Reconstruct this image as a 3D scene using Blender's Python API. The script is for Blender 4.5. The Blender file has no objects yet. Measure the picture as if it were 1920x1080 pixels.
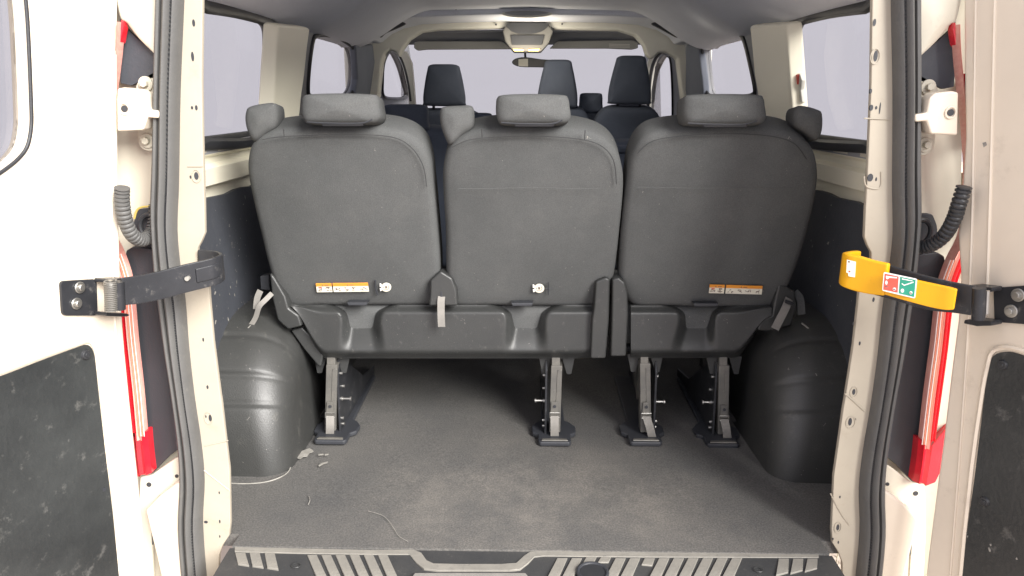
import bpy, bmesh, math, random
from mathutils import Vector, Matrix
random.seed(7)
R = math.radians
scn = bpy.context.scene
COL = scn.collection

# ---------------------------------------------------------------- camera
F = 1387.0
CAM = Vector((-0.020, 0.0, 0.94))          # van floor is z = 0, y runs forward into the van
PITCH, YAW, ROLL = R(14.5), R(0.8), R(0.25)
RM = Matrix.Rotation(YAW, 3, 'Z') @ Matrix.Rotation(R(90) - PITCH, 3, 'X') @ Matrix.Rotation(ROLL, 3, 'Z')
cd = bpy.data.cameras.new('camera'); cam = bpy.data.objects.new('camera', cd); COL.objects.link(cam)
cam.matrix_world = Matrix.Translation(CAM) @ RM.to_4x4()
cd.sensor_width = 36; cd.lens = F / 1920 * 36; cd.clip_start = 0.02; cd.clip_end = 400
scn.camera = cam

# ---------------------------------------------------------------- world and sun
EXPO = 1.68
w = bpy.data.worlds.new('World'); scn.world = w; w.use_nodes = True
nt = w.node_tree; nt.nodes.clear()
sky = nt.nodes.new('ShaderNodeTexSky'); sky.sky_type = 'NISHITA'; sky.sun_disc = False
sky.sun_elevation = R(30); sky.sun_rotation = R(141); sky.air_density = 1; sky.dust_density = 6
mx = nt.nodes.new('ShaderNodeMix'); mx.data_type = 'RGBA'
mx.inputs['Factor'].default_value = 0.96            # thick even overcast over the clear-sky colours
mx.inputs['B'].default_value = (3.95, 3.84, 4.22, 1)
bg = nt.nodes.new('ShaderNodeBackground'); bg.inputs['Strength'].default_value = 0.1
wo = nt.nodes.new('ShaderNodeOutputWorld')
nt.links.new(sky.outputs[0], mx.inputs['A']); nt.links.new(mx.outputs['Result'], bg.inputs['Color'])
nt.links.new(bg.outputs[0], wo.inputs[0])
sd = bpy.data.lights.new('sun', 'SUN'); so = bpy.data.objects.new('sun', sd); COL.objects.link(so)
sd.energy = 3.05; sd.angle = R(34); sd.color = (1.0, 0.975, 0.935)
sdir = Vector((math.sin(R(141)) * math.cos(R(30)), math.cos(R(141)) * math.cos(R(30)), math.sin(R(30))))
so.rotation_euler = sdir.to_track_quat('Z', 'Y').to_euler()
vs = scn.view_settings; vs.view_transform = 'Standard'; vs.look = 'None'; vs.exposure = EXPO; vs.gamma = 1
scn.cycles.max_bounces = 8; scn.cycles.transparent_max_bounces = 12

# ---------------------------------------------------------------- pixel -> place (photo is 1920 x 1080)
def ray(px, py): return RM @ Vector(((px - 960) / F, (540 - py) / F, -1))
def PP(px, py, p0, n):
    d = ray(px, py); n = Vector(n); return CAM + d * ((Vector(p0) - CAM).dot(n) / d.dot(n))
def PY(px, py, Y): return PP(px, py, (0, Y, 0), (0, 1, 0))
def PZ(px, py, Z): return PP(px, py, (0, 0, Z), (0, 0, 1))
def PT(px, py, Y0, k): return PP(px, py, (0, Y0, 0), (0, 1, -k))      # plane Y = Y0 + k z
MS = 0.19
def PS(px, py, s, off=0): return PP(px, py, (s * (.80 + off), 0, .78), (1, 0, s * MS))

# ---------------------------------------------------------------- materials
def mat(name, c1, c2=None, rough=.6, scale=8, bump=0, bscale=200, metal=0, spec=.5, wear=None, wamt=.5, wscale=30,
        stretch=(1, 1, 1), rvar=0.1, coat=0, grain=0, gscale=450, lint=0):
    m = bpy.data.materials.new(name); m.use_nodes = True
    n = m.node_tree; b = n.nodes['Principled BSDF']; L = n.links.new
    c2 = c2 or tuple(v * .75 for v in c1)
    tc = n.nodes.new('ShaderNodeTexCoord'); mp = n.nodes.new('ShaderNodeMapping'); mp.inputs['Scale'].default_value = stretch
    L(tc.outputs['Object'], mp.inputs['Vector'])
    nz = n.nodes.new('ShaderNodeTexNoise'); nz.inputs['Scale'].default_value = scale; nz.inputs['Detail'].default_value = 6
    nz.inputs['Roughness'].default_value = .65
    L(mp.outputs[0], nz.inputs['Vector'])
    rp = n.nodes.new('ShaderNodeValToRGB'); rp.color_ramp.elements[0].position = .33; rp.color_ramp.elements[1].position = .68
    rp.color_ramp.elements[0].color = (*c2, 1); rp.color_ramp.elements[1].color = (*c1, 1)
    L(nz.outputs['Fac'], rp.inputs[0]); out = rp.outputs[0]
    if wear:
        n2 = n.nodes.new('ShaderNodeTexNoise'); n2.inputs['Scale'].default_value = wscale; n2.inputs['Detail'].default_value = 8
        n2.inputs['Roughness'].default_value = .75
        L(mp.outputs[0], n2.inputs['Vector'])
        r2 = n.nodes.new('ShaderNodeValToRGB'); r2.color_ramp.elements[0].position = .58; r2.color_ramp.elements[1].position = .75
        r2.color_ramp.elements[1].color = (wamt, wamt, wamt, 1); r2.color_ramp.elements[0].color = (0, 0, 0, 1)
        L(n2.outputs['Fac'], r2.inputs[0])
        mm = n.nodes.new('ShaderNodeMix'); mm.data_type = 'RGBA'; mm.inputs['B'].default_value = (*wear, 1)
        L(r2.outputs[0], mm.inputs['Factor']); L(out, mm.inputs['A']); out = mm.outputs['Result']
    if grain:
        n3 = n.nodes.new('ShaderNodeTexNoise'); n3.inputs['Scale'].default_value = gscale; n3.inputs['Detail'].default_value = 3
        L(tc.outputs['Object'], n3.inputs['Vector'])
        r3 = n.nodes.new('ShaderNodeMapRange'); r3.inputs['From Min'].default_value = .3; r3.inputs['From Max'].default_value = .7
        r3.inputs['To Min'].default_value = 1 - grain; r3.inputs['To Max'].default_value = 1 + grain
        L(n3.outputs['Fac'], r3.inputs['Value'])
        m3 = n.nodes.new('ShaderNodeVectorMath'); m3.operation = 'SCALE'; L(out, m3.inputs[0]); L(r3.outputs[0], m3.inputs['Scale']); out = m3.outputs[0]
    if lint:
        n4 = n.nodes.new('ShaderNodeTexNoise'); n4.inputs['Scale'].default_value = lint; n4.inputs['Detail'].default_value = 2; n4.inputs['Distortion'].default_value = 1.5
        L(tc.outputs['Object'], n4.inputs['Vector'])
        r4 = n.nodes.new('ShaderNodeMapRange'); r4.inputs['From Min'].default_value = .73; r4.inputs['From Max'].default_value = .80; L(n4.outputs['Fac'], r4.inputs['Value'])
        m4 = n.nodes.new('ShaderNodeMix'); m4.data_type = 'RGBA'; m4.inputs['B'].default_value = (.32, .30, .27, 1); L(r4.outputs[0], m4.inputs['Factor']); L(out, m4.inputs['A']); out = m4.outputs['Result']
    L(out, b.inputs['Base Color'])
    b.inputs['Metallic'].default_value = metal; b.inputs['Specular IOR Level'].default_value = spec
    b.inputs['Coat Weight'].default_value = coat
    mr = n.nodes.new('ShaderNodeMapRange'); mr.inputs['To Min'].default_value = rough + rvar; mr.inputs['To Max'].default_value = max(.03, rough - rvar)
    L(nz.outputs['Fac'], mr.inputs['Value']); L(mr.outputs[0], b.inputs['Roughness'])
    if bump:
        nb = n.nodes.new('ShaderNodeTexNoise'); nb.inputs['Scale'].default_value = bscale; nb.inputs['Detail'].default_value = 3
        L(tc.outputs['Object'], nb.inputs['Vector'])
        bp = n.nodes.new('ShaderNodeBump'); bp.inputs['Strength'].default_value = bump; bp.inputs['Distance'].default_value = .002
        L(nb.outputs['Fac'], bp.inputs['Height']); L(bp.outputs[0], b.inputs['Normal'])
    m['n'] = 1
    return m

M = {}
M['white'] = mat('white_paint', (.76, .675, .555), (.69, .61, .50), .38, 3, wear=(.45, .38, .30), wamt=.5, wscale=9, bump=.05, bscale=60, coat=.2)
M['flange'] = mat('shade_toned_paint', (.42, .375, .30), (.37, .33, .265), .45, 5, wear=(.28, .23, .17), wamt=.4, wscale=18, bump=.05, bscale=60)  # door paint darkened to stand for shade at the right flange, plus wear noise
M['trimcream'] = mat('pillar_paint', (.86, .82, .66), (.82, .78, .63), .4, 4, bump=.04, bscale=60)
M['cream'] = mat('cream_primer', (.66, .62, .51), (.60, .56, .46), .42, 4, wear=(.35, .30, .24), wamt=.4, wscale=16, bump=.05, bscale=60)
M['fabric'] = mat('grey_fabric', (.108, .110, .109), (.088, .091, .091), .92, 5, bump=.6, bscale=900, spec=.2, wear=(.15, .15, .145), wamt=.35, wscale=9, grain=.16, gscale=520, lint=95)
M['fabric_dark'] = mat('dark_fabric', (.105, .122, .162), (.085, .10, .135), .95, 6, bump=.4, bscale=700, spec=.15)
M['plastic'] = mat('grey_plastic', (.040, .041, .040), (.032, .033, .033), .40, 6, bump=.25, bscale=500, wear=(.16, .155, .145), wamt=.4, wscale=40, grain=.12, gscale=600, lint=120)
M['arch'] = mat('arch_plastic', (.042, .0425, .041), (.034, .0345, .033), .47, 5, spec=.7, bump=.35, bscale=420, wear=(.13, .125, .11), wamt=.5, wscale=22, rvar=.08, grain=.14, gscale=480, lint=90)
M['black'] = mat('black_plastic', (.038, .040, .046), (.030, .032, .038), .5, 6, bump=.15, bscale=300)
M['panelblack'] = mat('black_lining', (.054, .058, .068), (.042, .046, .056), .62, 5, bump=.25, bscale=160, wear=(.15, .14, .13), wamt=.35, wscale=55)
M['trimblack'] = mat('door_lining', (.042, .045, .045), (.018, .020, .021), .38, 4.5, bump=.4, bscale=120, wear=(.30, .29, .27), wamt=.35, wscale=26, rvar=.16)
M['rubber'] = mat('rubber_seal', (.105, .104, .100), (.085, .084, .082), .6, 10, bump=.25, bscale=300, wear=(.2, .19, .17), wamt=.4, wscale=60)
M['rubberdark'] = mat('black_rubber', (.03, .031, .034), (.024, .025, .028), .45, 10, bump=.15, bscale=300)
M['lining'] = mat('roof_cloth', (.78, .80, .86), (.74, .76, .82), .95, 4, bump=.3, bscale=500, spec=.15, grain=.05)
M['header'] = mat('header_trim', (.78, .77, .69), (.70, .68, .61), .8, 4, bump=.15, bscale=400, spec=.25)
M['greytrim'] = mat('pillar_trim', (.34, .345, .36), (.31, .315, .33), .7, 5, bump=.15, bscale=400)
M['steel'] = mat('bare_steel', (.50, .49, .46), (.36, .35, .33), .38, 30, metal=.9, wear=(.20, .15, .11), wamt=.6, wscale=60)
M['legsteel'] = mat('painted_leg_steel', (.20, .19, .17), (.14, .135, .125), .42, 22, metal=.35, wear=(.34, .32, .28), wamt=.6, wscale=70)
M['blackmetal'] = mat('black_metal', (.032, .033, .037), (.022, .023, .026), .33, 20, wear=(.30, .28, .25), wamt=.5, wscale=38, spec=.3)
M['webbing'] = mat('grey_webbing', (.25, .235, .215), (.20, .19, .175), .85, 30, bump=.4, bscale=700)
M['yellow'] = mat('yellow_plastic', (.82, .41, .002), (.78, .38, .002), .42, 7, wear=(.45, .22, .01), wamt=.45, wscale=45, bump=.1, bscale=200)
M['cream_label'] = mat('label_paper', (.80, .76, .64), (.76, .72, .60), .5, 20)
M['orange'] = mat('label_orange', (.85, .34, .05), (.80, .30, .04), .5, 20)
M['ink'] = mat('label_ink', (.20, .15, .13), (.12, .09, .08), .5, 30)
M['redink'] = mat('label_red', (.70, .10, .07), (.62, .08, .05), .5, 30)
M['greenink'] = mat('label_green', (.02, .30, .20), (.02, .25, .16), .5, 30)
M['whiteink'] = mat('label_white', (.82, .80, .76), (.78, .76, .72), .5, 30)
M['strip'] = mat('worn_tread', (.27, .255, .225), (.20, .19, .17), .5, 14, wear=(.09, .085, .08), wamt=.85, wscale=75, bump=.4, bscale=120)
M['sill'] = mat('dusty_sill', (.050, .050, .050), (.034, .035, .037), .5, 9, bump=.3, bscale=200, wear=(.16, .15, .135), wamt=.6, wscale=30)
M['sealant'] = mat('sealant', (.34, .325, .295), (.20, .19, .17), .6, 40)
M['lensred'] = mat('red_lens', (.72, .02, .035), (.60, .012, .025), .18, 20, coat=.6)
M['lenspink'] = mat('clear_lens', (.80, .42, .34), (.72, .30, .26), .2, 60, coat=.6, stretch=(8, 1, .3))
M['lenswhite'] = mat('pale_lens', (.82, .70, .66), (.75, .55, .52), .2, 60, coat=.6, stretch=(8, 1, .3))
M['lensorange'] = mat('orange_lens', (.80, .28, .16), (.72, .22, .12), .2, 20, coat=.5)
M['console'] = mat('console_trim', (.20, .195, .18), (.17, .165, .155), .7, 5, bump=.1)
M['darktrim'] = mat('dark_trim', (.17, .185, .22), (.15, .165, .20), .7, 5, bump=.1)
M['sealer'] = mat('yellowed_sealer', (.62, .46, .12), (.55, .40, .10), .6, 12)
M['seam'] = mat('seam_thread', (.05, .051, .052), (.04, .041, .042), .9, 12)
M['visor'] = mat('visor_vinyl', (.50, .50, .47), (.46, .46, .44), .75, 6, bump=.1)
M['mirror'] = mat('mirror_glass', (.75, .76, .78), (.74, .75, .77), .03, 3, metal=1, rvar=0)
M['ground'] = mat('pale_ground', (.50, .42, .35), (.42, .35, .29), .9, 3, wear=(.5, .45, .38), wamt=.5, wscale=60, bump=.6, bscale=90)
M['grass'] = mat('grass_blades', (.16, .20, .04), (.22, .20, .06), .7, 5)
M['dashboard'] = mat('dash_plastic', (.05, .052, .058), (.04, .042, .047), .7, 6)
# floor mat
def floor_mat():
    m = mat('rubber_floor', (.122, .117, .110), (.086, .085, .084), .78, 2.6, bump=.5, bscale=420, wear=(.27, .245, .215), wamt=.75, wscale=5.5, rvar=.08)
    n = m.node_tree; L = n.links.new; b = n.nodes['Principled BSDF']
    src = b.inputs['Base Color'].links[0].from_socket
    tc = [x for x in n.nodes if x.type == 'TEX_COORD'][0]
    nz = n.nodes.new('ShaderNodeTexNoise'); nz.inputs['Scale'].default_value = 260; nz.inputs['Detail'].default_value = 4
    L(tc.outputs['Object'], nz.inputs['Vector'])
    rp = n.nodes.new('ShaderNodeValToRGB'); rp.color_ramp.elements[0].position = .35; rp.color_ramp.elements[1].position = .7
    rp.color_ramp.elements[0].color = (.74, .74, .74, 1); rp.color_ramp.elements[1].color = (1.3, 1.29, 1.27, 1)
    L(nz.outputs['Fac'], rp.inputs[0])
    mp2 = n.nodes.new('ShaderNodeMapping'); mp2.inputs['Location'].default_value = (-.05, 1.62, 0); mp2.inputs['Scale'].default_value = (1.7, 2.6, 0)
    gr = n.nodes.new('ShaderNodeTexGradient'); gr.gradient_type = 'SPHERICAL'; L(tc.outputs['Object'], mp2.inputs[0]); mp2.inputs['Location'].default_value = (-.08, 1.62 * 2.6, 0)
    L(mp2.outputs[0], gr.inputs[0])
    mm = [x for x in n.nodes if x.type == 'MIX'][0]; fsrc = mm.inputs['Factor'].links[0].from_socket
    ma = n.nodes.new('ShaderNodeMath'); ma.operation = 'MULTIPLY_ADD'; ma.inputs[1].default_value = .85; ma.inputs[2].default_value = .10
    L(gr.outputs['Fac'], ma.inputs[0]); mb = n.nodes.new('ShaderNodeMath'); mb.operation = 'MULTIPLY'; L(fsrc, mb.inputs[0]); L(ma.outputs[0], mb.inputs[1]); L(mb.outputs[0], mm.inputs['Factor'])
    rr = [x for x in n.nodes if x.type == 'VALTORGB'][1]; rr.color_ramp.elements[0].position = .42; rr.color_ramp.elements[1].position = .74
    mu = n.nodes.new('ShaderNodeMix'); mu.data_type = 'RGBA'; mu.blend_type = 'MULTIPLY'; mu.inputs['Factor'].default_value = 1
    L(src, mu.inputs['A']); L(rp.outputs[0], mu.inputs['B']); L(mu.outputs['Result'], b.inputs['Base Color'])
    return m
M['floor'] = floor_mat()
def glass_mat(name, tint, refl=.06):
    m = bpy.data.materials.new(name); m.use_nodes = True; n = m.node_tree; n.nodes.clear(); L = n.links.new
    t = n.nodes.new('ShaderNodeBsdfTransparent'); t.inputs[0].default_value = (*tint, 1)
    g = n.nodes.new('ShaderNodeBsdfGlossy'); g.inputs['Roughness'].default_value = .02
    nz = n.nodes.new('ShaderNodeTexNoise'); nz.inputs['Scale'].default_value = 3
    mr = n.nodes.new('ShaderNodeMapRange'); mr.inputs['To Min'].default_value = refl * .7; mr.inputs['To Max'].default_value = refl * 1.2
    L(nz.outputs['Fac'], mr.inputs['Value'])
    mxs = n.nodes.new('ShaderNodeMixShader'); o = n.nodes.new('ShaderNodeOutputMaterial')
    L(mr.outputs[0], mxs.inputs[0]); L(t.outputs[0], mxs.inputs[1]); L(g.outputs[0], mxs.inputs[2]); L(mxs.outputs[0], o.inputs[0])
    return m
M['glass'] = glass_mat('window_glass', (.70, .696, .698), .03)
def emis(name, c, s):
    m = bpy.data.materials.new(name); m.use_nodes = True; b = m.node_tree.nodes['Principled BSDF']
    b.inputs['Base Color'].default_value = (*c, 1); b.inputs['Emission Color'].default_value = (*c, 1); b.inputs['Emission Strength'].default_value = s
    return m
M['lamp_on'] = emis('lit_lamp', (1.0, .62, .25), .45)

# ---------------------------------------------------------------- mesh helpers
def sstep(a, b, x):
    t = max(0, min(1, (x - a) / (b - a))); return t * t * (3 - 2 * t)
def empty(name, loc, label=None, cat=None, group=None):
    o = bpy.data.objects.new(name, None); COL.objects.link(o); o.location = loc
    o.empty_display_size = .1
    if label: o['label'] = label
    if cat: o['category'] = cat
    if group: o['group'] = group
    bpy.context.view_layer.update()
    return o
def obj(name, bm, m, parent=None, bevel=0, seg=2, smooth=True, sharp=38, label=None, kind=None, recalc=True):
    """one mesh object; bm is in world coordinates, stored relative to its own centre"""
    if recalc: bmesh.ops.recalc_face_normals(bm, faces=bm.faces[:])
    if bevel:
        es = [e for e in bm.edges if len(e.link_faces) == 2 and e.calc_face_angle(0) > R(30)]
        bmesh.ops.bevel(bm, geom=es, offset=bevel, segments=seg, profile=.5, affect='EDGES', clamp_overlap=True)
    for f in bm.faces: f.smooth = smooth
    if smooth:
        for e in bm.edges:
            if len(e.link_faces) == 2 and e.calc_face_angle(0) > R(sharp): e.smooth = False
    vs_ = [v.co.copy() for v in bm.verts]
    c = Vector([(min(v[i] for v in vs_) + max(v[i] for v in vs_)) / 2 for i in range(3)])
    bmesh.ops.translate(bm, verts=bm.verts[:], vec=-c)
    me = bpy.data.meshes.new(name); bm.to_mesh(me); bm.free()
    mats = m if isinstance(m, (list, tuple)) else [m]
    for x in mats: me.materials.append(M[x])
    o = bpy.data.objects.new(name, me); COL.objects.link(o)
    if bevel and smooth:
        wn = o.modifiers.new('wn', 'WEIGHTED_NORMAL'); wn.keep_sharp = True
    if parent is not None:
        o.parent = parent
        base = Vector((0, 0, 0)); p = parent
        while p is not None: base += p.location; p = p.parent
        o.location = c - base
    else: o.location = c
    if label: o['label'] = label
    if kind: o['kind'] = kind
    return o
def B(): return bmesh.new()
def mirror(bm):
    for v in bm.verts: v.co.x = -v.co.x
    return bm
def spline(pts, n=6, closed=False):
    P = [Vector(p) for p in pts]; N = len(P); out = []
    rng = range(N) if closed else range(N - 1)
    for i in rng:
        if closed: a, b, c, d = P[i - 1], P[i], P[(i + 1) % N], P[(i + 2) % N]
        else: a, b, c, d = P[max(i - 1, 0)], P[i], P[i + 1], P[min(i + 2, N - 1)]
        for k in range(n):
            t = k / n
            out.append(.5 * ((2 * b) + (c - a) * t + (2 * a - 5 * b + 4 * c - d) * t * t + (3 * b - 3 * c + d - a) * t ** 3))
    if not closed: out.append(P[-1].copy())
    return out
def rnd_poly(pts, r, n=5):
    """2-D or 3-D polygon with its corners rounded"""
    P = [Vector(p) for p in pts]; N = len(P); out = []
    for i in range(N):
        a, b, c = P[i - 1], P[i], P[(i + 1) % N]
        rr = r[i] if isinstance(r, (list, tuple)) else r
        d1 = (a - b); d2 = (c - b); q = min(rr, d1.length * .49, d2.length * .49)
        p1 = b + d1.normalized() * q; p2 = b + d2.normalized() * q
        for k in range(n + 1):
            t = k / n; out.append(p1 * (1 - t) ** 2 + b * 2 * t * (1 - t) + p2 * t * t)
    return out
def px(pts, fn, *a): return [fn(p[0], p[1], *a) for p in pts]
def prism(bm, pts, ext):
    """closed 3-D outline + extrusion vector"""
    ext = Vector(ext); a = [bm.verts.new(p) for p in pts]; b = [bm.verts.new(Vector(p) + ext) for p in pts]; n = len(pts)
    for i in range(n): bm.faces.new((a[i], a[(i + 1) % n], b[(i + 1) % n], b[i]))
    fa = bm.faces.new(a); fb = bm.faces.new(b[::-1])
    return bm
def holed(bm, outline, holes, ext):
    """plane outline with holes, given thickness"""
    ext = Vector(ext); loops = [outline] + holes; es = []; L = []
    for lp in loops:
        v = [bm.verts.new(p) for p in lp]; L.append(v)
        for i in range(len(v)): es.append(bm.edges.new((v[i], v[(i + 1) % len(v)])))
    r = bmesh.ops.triangle_fill(bm, edges=es, use_beauty=True, use_dissolve=False)
    fs = [f for f in r['geom'] if isinstance(f, bmesh.types.BMFace)]
    M2 = {v: bm.verts.new(v.co + ext) for lp in L for v in lp}
    for f in fs: bm.faces.new([M2[v] for v in f.verts][::-1])
    for lp in L:
        for i in range(len(lp)):
            a, b = lp[i], lp[(i + 1) % len(lp)]; bm.faces.new((a, b, M2[b], M2[a]))
    return bm
def grid(bm, rows, closed_u=False, thick=None):
    """rows of points -> surface; thick = vector to give it a back"""
    V = [[bm.verts.new(p) for p in r] for r in rows]; n = len(rows[0])
    for i in range(len(V) - 1):
        for j in range(n if closed_u else n - 1):
            bm.faces.new((V[i][j], V[i][(j + 1) % n], V[i + 1][(j + 1) % n], V[i + 1][j]))
    if thick is not None:
        t = Vector(thick); W = [[bm.verts.new(Vector(p) + t) for p in r] for r in rows]
        m = len(V)
        for i in range(m - 1):
            for j in range(n - 1): bm.faces.new((W[i][j], W[i + 1][j], W[i + 1][j + 1], W[i][j + 1]))
        for j in range(n - 1):
            bm.faces.new((V[0][j], W[0][j], W[0][j + 1], V[0][j + 1])); bm.faces.new((V[-1][j], V[-1][j + 1], W[-1][j + 1], W[-1][j]))
        for i in range(m - 1):
            bm.faces.new((V[i][0], V[i + 1][0], W[i + 1][0], W[i][0])); bm.faces.new((V[i][-1], W[i][-1], W[i + 1][-1], V[i + 1][-1]))
    return bm
def box(bm, c, s, rot=None):
    m = Matrix.Translation(Vector(c)) @ ((rot.to_4x4()) if rot is not None else Matrix.Identity(4)) @ Matrix.Diagonal((s[0], s[1], s[2], 1))
    bmesh.ops.create_cube(bm, size=1, matrix=m); return bm
def cyl(bm, a, b, r, r2=None, seg=16):
    a = Vector(a); b = Vector(b); d = b - a
    m = Matrix.Translation((a + b) / 2) @ d.to_track_quat('Z', 'Y').to_matrix().to_4x4()
    bmesh.ops.create_cone(bm, cap_ends=True, segments=seg, radius1=r, radius2=r if r2 is None else r2, depth=d.length, matrix=m); return bm
def tube(bm, path, rad, seg=10, flat=1.0):
    P = [Vector(p) for p in path]; rows = []; up = Vector((0, 0, 1)); prev = None
    for i, p in enumerate(P):
        t = (P[min(i + 1, len(P) - 1)] - P[max(i - 1, 0)]).normalized()
        if prev is None:
            u = t.cross(up); u = u if u.length > .1 else t.cross(Vector((1, 0, 0)))
        else: u = prev - t * prev.dot(t)
        u.normalize(); prev = u; v = t.cross(u)
        r = rad(i) if callable(rad) else rad
        rows.append([p + (u * math.cos(a) + v * math.sin(a) * flat) * r for a in [2 * math.pi * k / seg for k in range(seg)]])
    grid(bm, rows, closed_u=True)
    bm.verts.ensure_lookup_table()
    n = len(bm.verts); k0 = n - len(P) * seg
    bm.faces.new([bm.verts[k0 + j] for j in range(seg)][::-1]); bm.faces.new([bm.verts[n - seg + j] for j in range(seg)])
    return bm
def pillow(bm, out, nrm, rim, bulge, thick, half):
    """cushion: closed outline, rounded rim, bulging face towards nrm"""
    nrm = Vector(nrm).normalized(); N = len(out); c = sum((Vector(p) for p in out), Vector()) / N
    prof = [(1 - .35 * rim / half, -thick), (1, -thick * .75), (1.0, 0)]
    for a in (20, 40, 60, 78): prof.append((1 - rim / half * (1 - math.cos(R(a))), rim * math.sin(R(a))))
    s0 = 1 - rim / half * (1 - math.cos(R(78)))
    for s in (.93, .85, .72, .55, .38, .2, .08): prof.append((s * s0, rim * .98 + bulge * (1 - s * s)))
    rows = [[c + (Vector(p) - c) * s + nrm * h for p in out] for s, h in prof]
    k_in = len(bm.verts) + 7 * N
    grid(bm, rows, closed_u=True); bm.verts.ensure_lookup_table()
    k = len(bm.verts); inner_v = bm.verts[k_in:]
    bm.faces.new([bm.verts[k - N + j] for j in range(N)])
    for _ in range(14): bmesh.ops.smooth_vert(bm, verts=inner_v, factor=.5, use_axis_x=True, use_axis_y=True, use_axis_z=True)
    bm.verts.ensure_lookup_table(); bm.faces.new([bm.verts[k - N * len(prof) + j] for j in range(N)][::-1])
    return bm
def strip(bm, path, z0, z1, th):
    """flat bar on edge: plan path [(x,y)], lower and upper z per point, thickness"""
    rows = []; n = len(path)
    for i in range(n):
        a = Vector(path[max(i - 1, 0)]); b = Vector(path[min(i + 1, n - 1)]); t = (b - a).normalized(); q = Vector((-t.y, t.x)) * th / 2
        p = Vector(path[i]); lo, hi = z0[i], z1[i]
        rows.append([(p.x + q.x, p.y + q.y, lo), (p.x + q.x, p.y + q.y, hi), (p.x - q.x, p.y - q.y, hi), (p.x - q.x, p.y - q.y, lo)])
    grid(bm, rows, closed_u=True); bm.verts.ensure_lookup_table(); k = len(bm.verts)
    bm.faces.new([bm.verts[k - n * 4 + j] for j in range(4)][::-1]); bm.faces.new([bm.verts[k - 4 + j] for j in range(4)])
    return bm

# ================================================================ the van
van = empty('van', (0, 1.4, 0), 'white passenger van seen from behind through its two open rear doors', 'van')

# ---- load floor
b = B(); grid(b, [[(x, y, 0.004 * math.sin(x * 9 + y * 5) * sstep(1.5, 1.8, y)) for x in [(i * .0425 - .85) * (.64 / .85 if y < 1.4401 else 1) for i in range(41)]] for y in [1.395, 1.418, 1.44, 1.441, 1.48] + [1.5 + .1 * k for k in range(36)]], thick=(0, 0, -.03))
obj('load_floor', b, 'floor', van)
# sealant line and scuffs on the floor by the left wheel arch
fl = lambda pts, h=.0055: [PZ(p[0], p[1], h) for p in pts]
b = B(); tube(b, spline(fl([(610, 765), (585, 800), (565, 830), (550, 862), (540, 885), (518, 898), (490, 905), (455, 907), (432, 906)], .0025), 5), .0016, 6)
obj('sealant_bead', b, 'sealant', van)
for pts, nm in (([(556, 855), (566, 846), (580, 841), (586, 844), (588, 847), (580, 850), (576, 856), (568, 857), (563, 861), (558, 860)], 'paint_smear'),
                ([(597, 852), (606, 851), (607, 853), (597, 854)], 'paint_smear'), ([(609, 852), (616, 851), (616, 853), (609, 854)], 'paint_smear'),
                ([(597, 873), (604, 868), (615, 866), (614, 868), (605, 871), (598, 875)], 'paint_smear')):
    b = B(); prism(b, fl(pts, .0058), (0, 0, .0012)); obj(nm, b, 'sealant', van)
b = B(); tube(b, spline(fl([(690, 958), (720, 968), (738, 990), (748, 1005), (765, 1015)], .0045), 6), .0006, 5); obj('scratch', b, 'sealant', van)
b = B(); tube(b, spline(fl([(579, 930), (581, 938), (578, 946)], .0045), 4), .0010, 5); obj('scratch', b, 'sealant', van)

# ---- sill plate with worn tread strips
b = B(); rows = []
for j, (yy, zz) in enumerate([(1.393, -.004), (1.34, -.006), (1.28, -.010), (1.24, -.02), (1.215, -.05), (1.21, -.12)]):
    rows.append([(x, yy, zz) for x in [i * .0645 - .645 for i in range(21)]])
grid(b, rows, thick=(0, .002, -.02)); sill = obj('sill_plate', b, 'sill', van)
sz = -.0025
def tread(pts, name='tread_strip'):
    b = B(); prism(b, [PZ(p[0], p[1], sz) for p in pts], (0, 0, -.006)); return obj(name, b, 'strip', sill, bevel=.0006, seg=1)
tread([(440, 1025), (560, 1028), (700, 1031), (775, 1030), (790, 1036), (800, 1050), (813, 1056), (860, 1057), (940, 1057), (968, 1055), (982, 1042), (994, 1034), (1015, 1032),
       (1200, 1035), (1535, 1037), (1535, 1045), (1200, 1044), (1020, 1042), (1002, 1044), (990, 1056), (975, 1067), (955, 1069), (820, 1069), (795, 1066), (780, 1054), (768, 1039),
       (700, 1039), (560, 1037), (440, 1034)], 'tread_border')
for x0 in (441, 468, 496):
    tread([(x0, 1036), (x0 + 19, 1036), (x0 + 26, 1060 + (x0 - 441) * .12), (x0 + 5, 1057 + (x0 - 441) * .12)])
for i in range(6):
    x0 = 576 + i * 26.5
    tread([(x0, 1040), (x0 + 18, 1040), (x0 + 18 + 24, 1092), (x0 + 20 + 2, 1092)])
for i in range(13):
    x0 = 1045 + i * 27.3
    if i in (2, 3): tread([(x0, 1044), (x0 + 19, 1044), (x0 + 14, 1054), (x0 - 6, 1054)])
    elif i == 6:
        tread([(x0, 1046), (x0 + 19, 1046), (x0 + 14, 1060), (x0 - 6, 1058)])
    else: tread([(x0, 1046), (x0 + 19, 1046), (x0 - 2, 1092), (x0 - 24, 1092)])
for x0 in (1460, 1487, 1514):
    tread([(x0, 1047), (x0 + 19, 1047), (x0 + 18, 1072 - (x0 - 1460) * .13), (x0 - 5, 1078 - (x0 - 1460) * .13)])
c = PZ(1111, 1073, -.001)
b = B(); tube(b, [c + Vector((math.cos(a) * .030, math.sin(a) * .030, 0)) for a in [2 * math.pi * k / 32 for k in range(33)]], .004, 8); obj('latch_ring', b, 'black', sill)
b = B(); cyl(b, c - Vector((0, 0, .006)), c + Vector((0, 0, .001)), .026, seg=28); obj('latch_plug', b, 'rubberdark', sill)
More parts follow.
